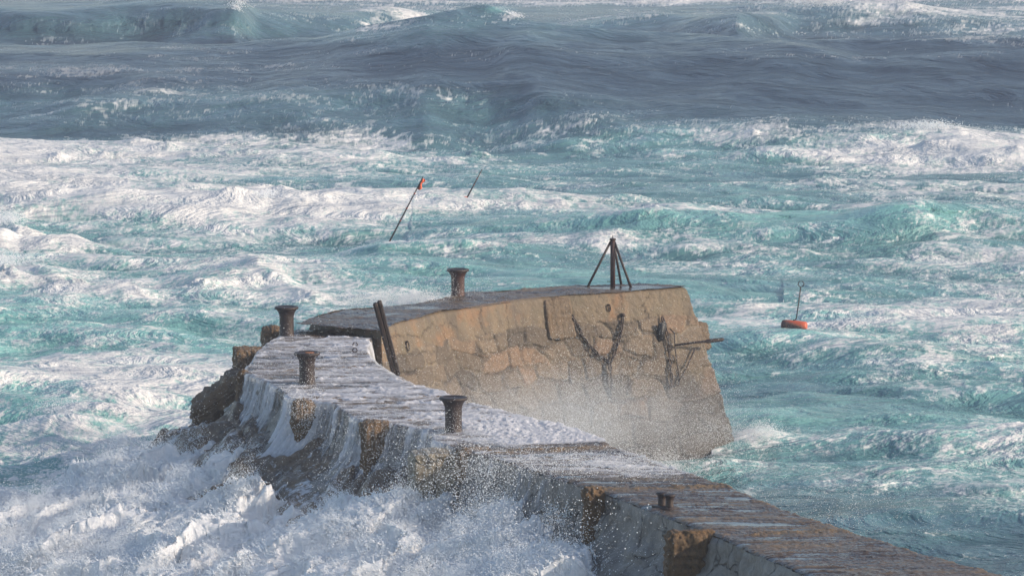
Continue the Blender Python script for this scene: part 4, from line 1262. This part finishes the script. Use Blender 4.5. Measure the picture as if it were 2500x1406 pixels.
def build_wash():
    """water running over the deck and off both of its sides, white where it froths"""
    i0, i1 = np.interp([6.3, 21.4], np.arange(len(_s)), np.arange(len(_s))), None
    lo = np.interp(6.3, np.arange(len(_s)), _s); hi = np.interp(21.4, np.arange(len(_s)), _s)
    S = np.arange(lo, hi, 0.022)
    st = np.interp(S, _s, np.arange(len(_s)))
    L = np.stack([np.interp(S, S_T, EDGE_L[:, k]) for k in range(3)], 1); R = np.stack([np.interp(S, S_T, EDGE_R[:, k]) for k in range(3)], 1)
    nd, nw, nr = 120, 60, 40
    prof = resample(np.array([(0, 0.03), (0.05, -0.03), (0.08, -0.2), (0.15, -0.5), (0.27, -0.8), (0.5, -1.1), (0.85, -1.4)]), nw)
    pr = resample(np.array([(0, 0.03), (0.06, -0.02), (0.13, -0.25), (0.26, -0.9), (0.36, -1.6)]), nr)
    t = np.linspace(0, 1, nd)
    D = L[:, None] * (1 - t)[None, :, None] + R[:, None] * t[None, :, None]
    Wl = L[:, None] + prof[::-1, 0][None, :, None] * OUT + np.stack([0 * prof[:, 0], 0 * prof[:, 0], prof[::-1, 1]], -1)[None]
    Wr = R[:, None] - pr[:, 0][None, :, None] * OUT * 1.0 + np.stack([0 * pr[:, 0], 0 * pr[:, 0], pr[:, 1]], -1)[None]
    P = np.concatenate([Wl[:, :-1], D, Wr[:, 1:]], 1)
    T = np.concatenate([np.linspace(-1, 0, nw)[:-1], t, 1 + np.linspace(0, 1, nr)[1:]])[None] * np.ones((len(S), 1))
    ST_ = st[:, None] * np.ones_like(T); SS = S[:, None] * np.ones_like(T)
    x, y = P[..., 0], P[..., 1]
    on = (T >= 0) & (T <= 1)
    base_r = np.interp(ST_, [6.3, 6.6, 7.0, 7.6, 8.2, 8.8, 9.1, 10, 12, 13.5, 15, 16.2, 17, 18, 19.5, 20.6, 21.4], [.05, .58, .66, .55, .15, .12, 1.1, 1.1, 1.0, .66, .55, .76, .58, .56, .56, .7, .2])
    base_l = np.interp(ST_, [6.3, 6.6, 7.0, 7.8, 8.4, 8.9, 9.4, 10, 12, 13.5, 15, 16.2, 17, 18, 19.5, 20.6, 21.4], [.0, .1, .35, .5, .5, .3, .4, .55, .55, .45, .62, .66, .4, .35, .45, .5, .2])
    f = base_l + (base_r - base_l) * sstep(0.1, 0.55, T)
    sk = samp(T_FB, x / 24 + .2 * samp(T_SM, x / 9, y / 9), y / 4.0); sk2 = samp(T_FB2, x / 8, y / 1.8); spk = samp(T_RG, x / 5, y / 5)
    fd = f + 0.11 + 0.12 * sk + 0.10 * sk2 + 0.05 * spk
    fall = np.interp(ST_, [6.3, 8.8, 9.3, 9.9, 10.6, 11.4, 12.6, 13.2, 13.9, 14.4, 15.2, 16.1, 16.5, 17.0, 17.6, 18.2, 20], [.0, .15, .25, .68, .58, .5, .38, .36, .34, .68, .82, .6, .32, .58, .38, .4, .25])
    vs = samp(T_FB, SS / 4, -T / 9 + .3); vs2 = samp(T_RG, SS / 5, -T / 12)
    fl = fall + 0.20 * vs + 0.10 * vs2 + 0.15 * (1 + T)
    fr = np.interp(ST_, [16.6, 17.3, 18, 20.2, 20.8, 21.2], [0, .5, .75, .75, .6, 0]) + 0.18 * samp(T_FB, SS / 4, T / 9) + 0.08 * vs2 - 0.25 * (T - 1)
    foam = np.where(T < 0, fl, np.where(T > 1, fr, fd))
    nz = np.clip(foam - 0.35, 0, 0.7)
    P = P.copy()
    P[..., 2] += np.where(on, 0.016 + 0.05 * np.clip(foam - 0.7, 0, .5) * (0.3 + np.abs(samp(T_RG, x / 7, y / 7))) + 0.006 * sk, 0)
    P += np.where(T < 0, 0.05 * nz * (0.4 + np.abs(vs)), 0)[..., None] * OUT
    o = link('wash_water', grid_mesh('wash_water', P, {'foam': foam}, flip=True), M_WASH)
    tag(o, 'foaming water running across the deck and pouring off its edges', 'wash', kind='stuff')


build_wash()

def mist(name, M, dens, label, sc=1.1, thr=0.42):
    n = NT(name)
    n.t.nodes.remove(n.b)
    tc = n.n('ShaderNodeTexCoord'); ln = n.n('ShaderNodeVectorMath', operation='LENGTH')
    n.t.links.new(tc.outputs['Object'], ln.inputs[0])
    geo = n.n('ShaderNodeNewGeometry')
    nz = n.noise(sc, 4, 0.6, geo.outputs['Position'])
    fall = n.rng(ln.outputs['Value'], 0.15, 1.0, 1.0, 0.0, True)
    d = n.math('MULTIPLY', n.math('MULTIPLY', n.rng(nz, thr - 0.12, thr + 0.25), fall), dens)
    pv = n.n('ShaderNodeVolumePrincipled')
    pv.inputs['Color'].default_value = (0.93, 0.94, 0.97, 1)
    pv.inputs['Anisotropy'].default_value = 0.1
    n.t.links.new(d, pv.inputs['Density'])
    n.t.links.new(pv.outputs[0], n.out.inputs['Volume'])
    bm = bmesh.new()
    bmesh.ops.create_icosphere(bm, subdivisions=4, radius=1.0)
    o = link(name, bm_mesh(name, bm), n.m)
    o.matrix_basis = M
    n.m.cycles.volume_step_rate = 1.0
    return tag(o, label, 'mist', kind='stuff')


c = at_d(1350, 1040, 100)
mist('spray_mist', Matrix.Translation(c) @ Matrix.Rotation(0.5, 4, 'Z') @ Matrix.Diagonal((6.8, 4.4, 1.8, 1)), 0.15, 'pale mist of spray drifting low in front of the masonry wall')
c = on_slope(np.array(14.0), np.array(3.2), np.array(2.4))
mist('spray_mist', Matrix.Translation(c) @ Matrix.Rotation(math.atan2(E_A[1], E_A[0]), 4, 'Z') @ Matrix.Diagonal((7.5, 3.6, 1.5, 1)), 0.13, 'soft mist of spray hanging over the breaking wave below the pier', 0.9, 0.5)
c = on_slope(np.array(27.0), np.array(7.5), np.array(1.2))
mist('spray_mist', Matrix.Translation(c) @ Matrix.Rotation(math.atan2(E_A[1], E_A[0]), 4, 'Z') @ Matrix.Diagonal((6.0, 5.0, 1.5, 1)), 0.16, 'soft mist of spray at the outer end of the breaking wave', 0.9, 0.5)
#@@END

# ------------------------------------------------------------------ salt haze in the air
def build_haze():
    n = NT('salt_haze')
    n.t.nodes.remove(n.b)
    pv = n.n('ShaderNodeVolumePrincipled')
    pv.inputs['Color'].default_value = (0.80, 0.83, 0.97, 1)
    pv.inputs['Density'].default_value = 0.00045
    pv.inputs['Anisotropy'].default_value = 0.2
    n.t.links.new(pv.outputs[0], n.out.inputs['Volume'])
    bm = bmesh.new()
    box(bm, (2600, 1500, 40), Matrix.Translation((0, 700, 12)))
    tag(link('haze', bm_mesh('haze', bm), n.m, smooth=False), kind='stuff')


build_haze()
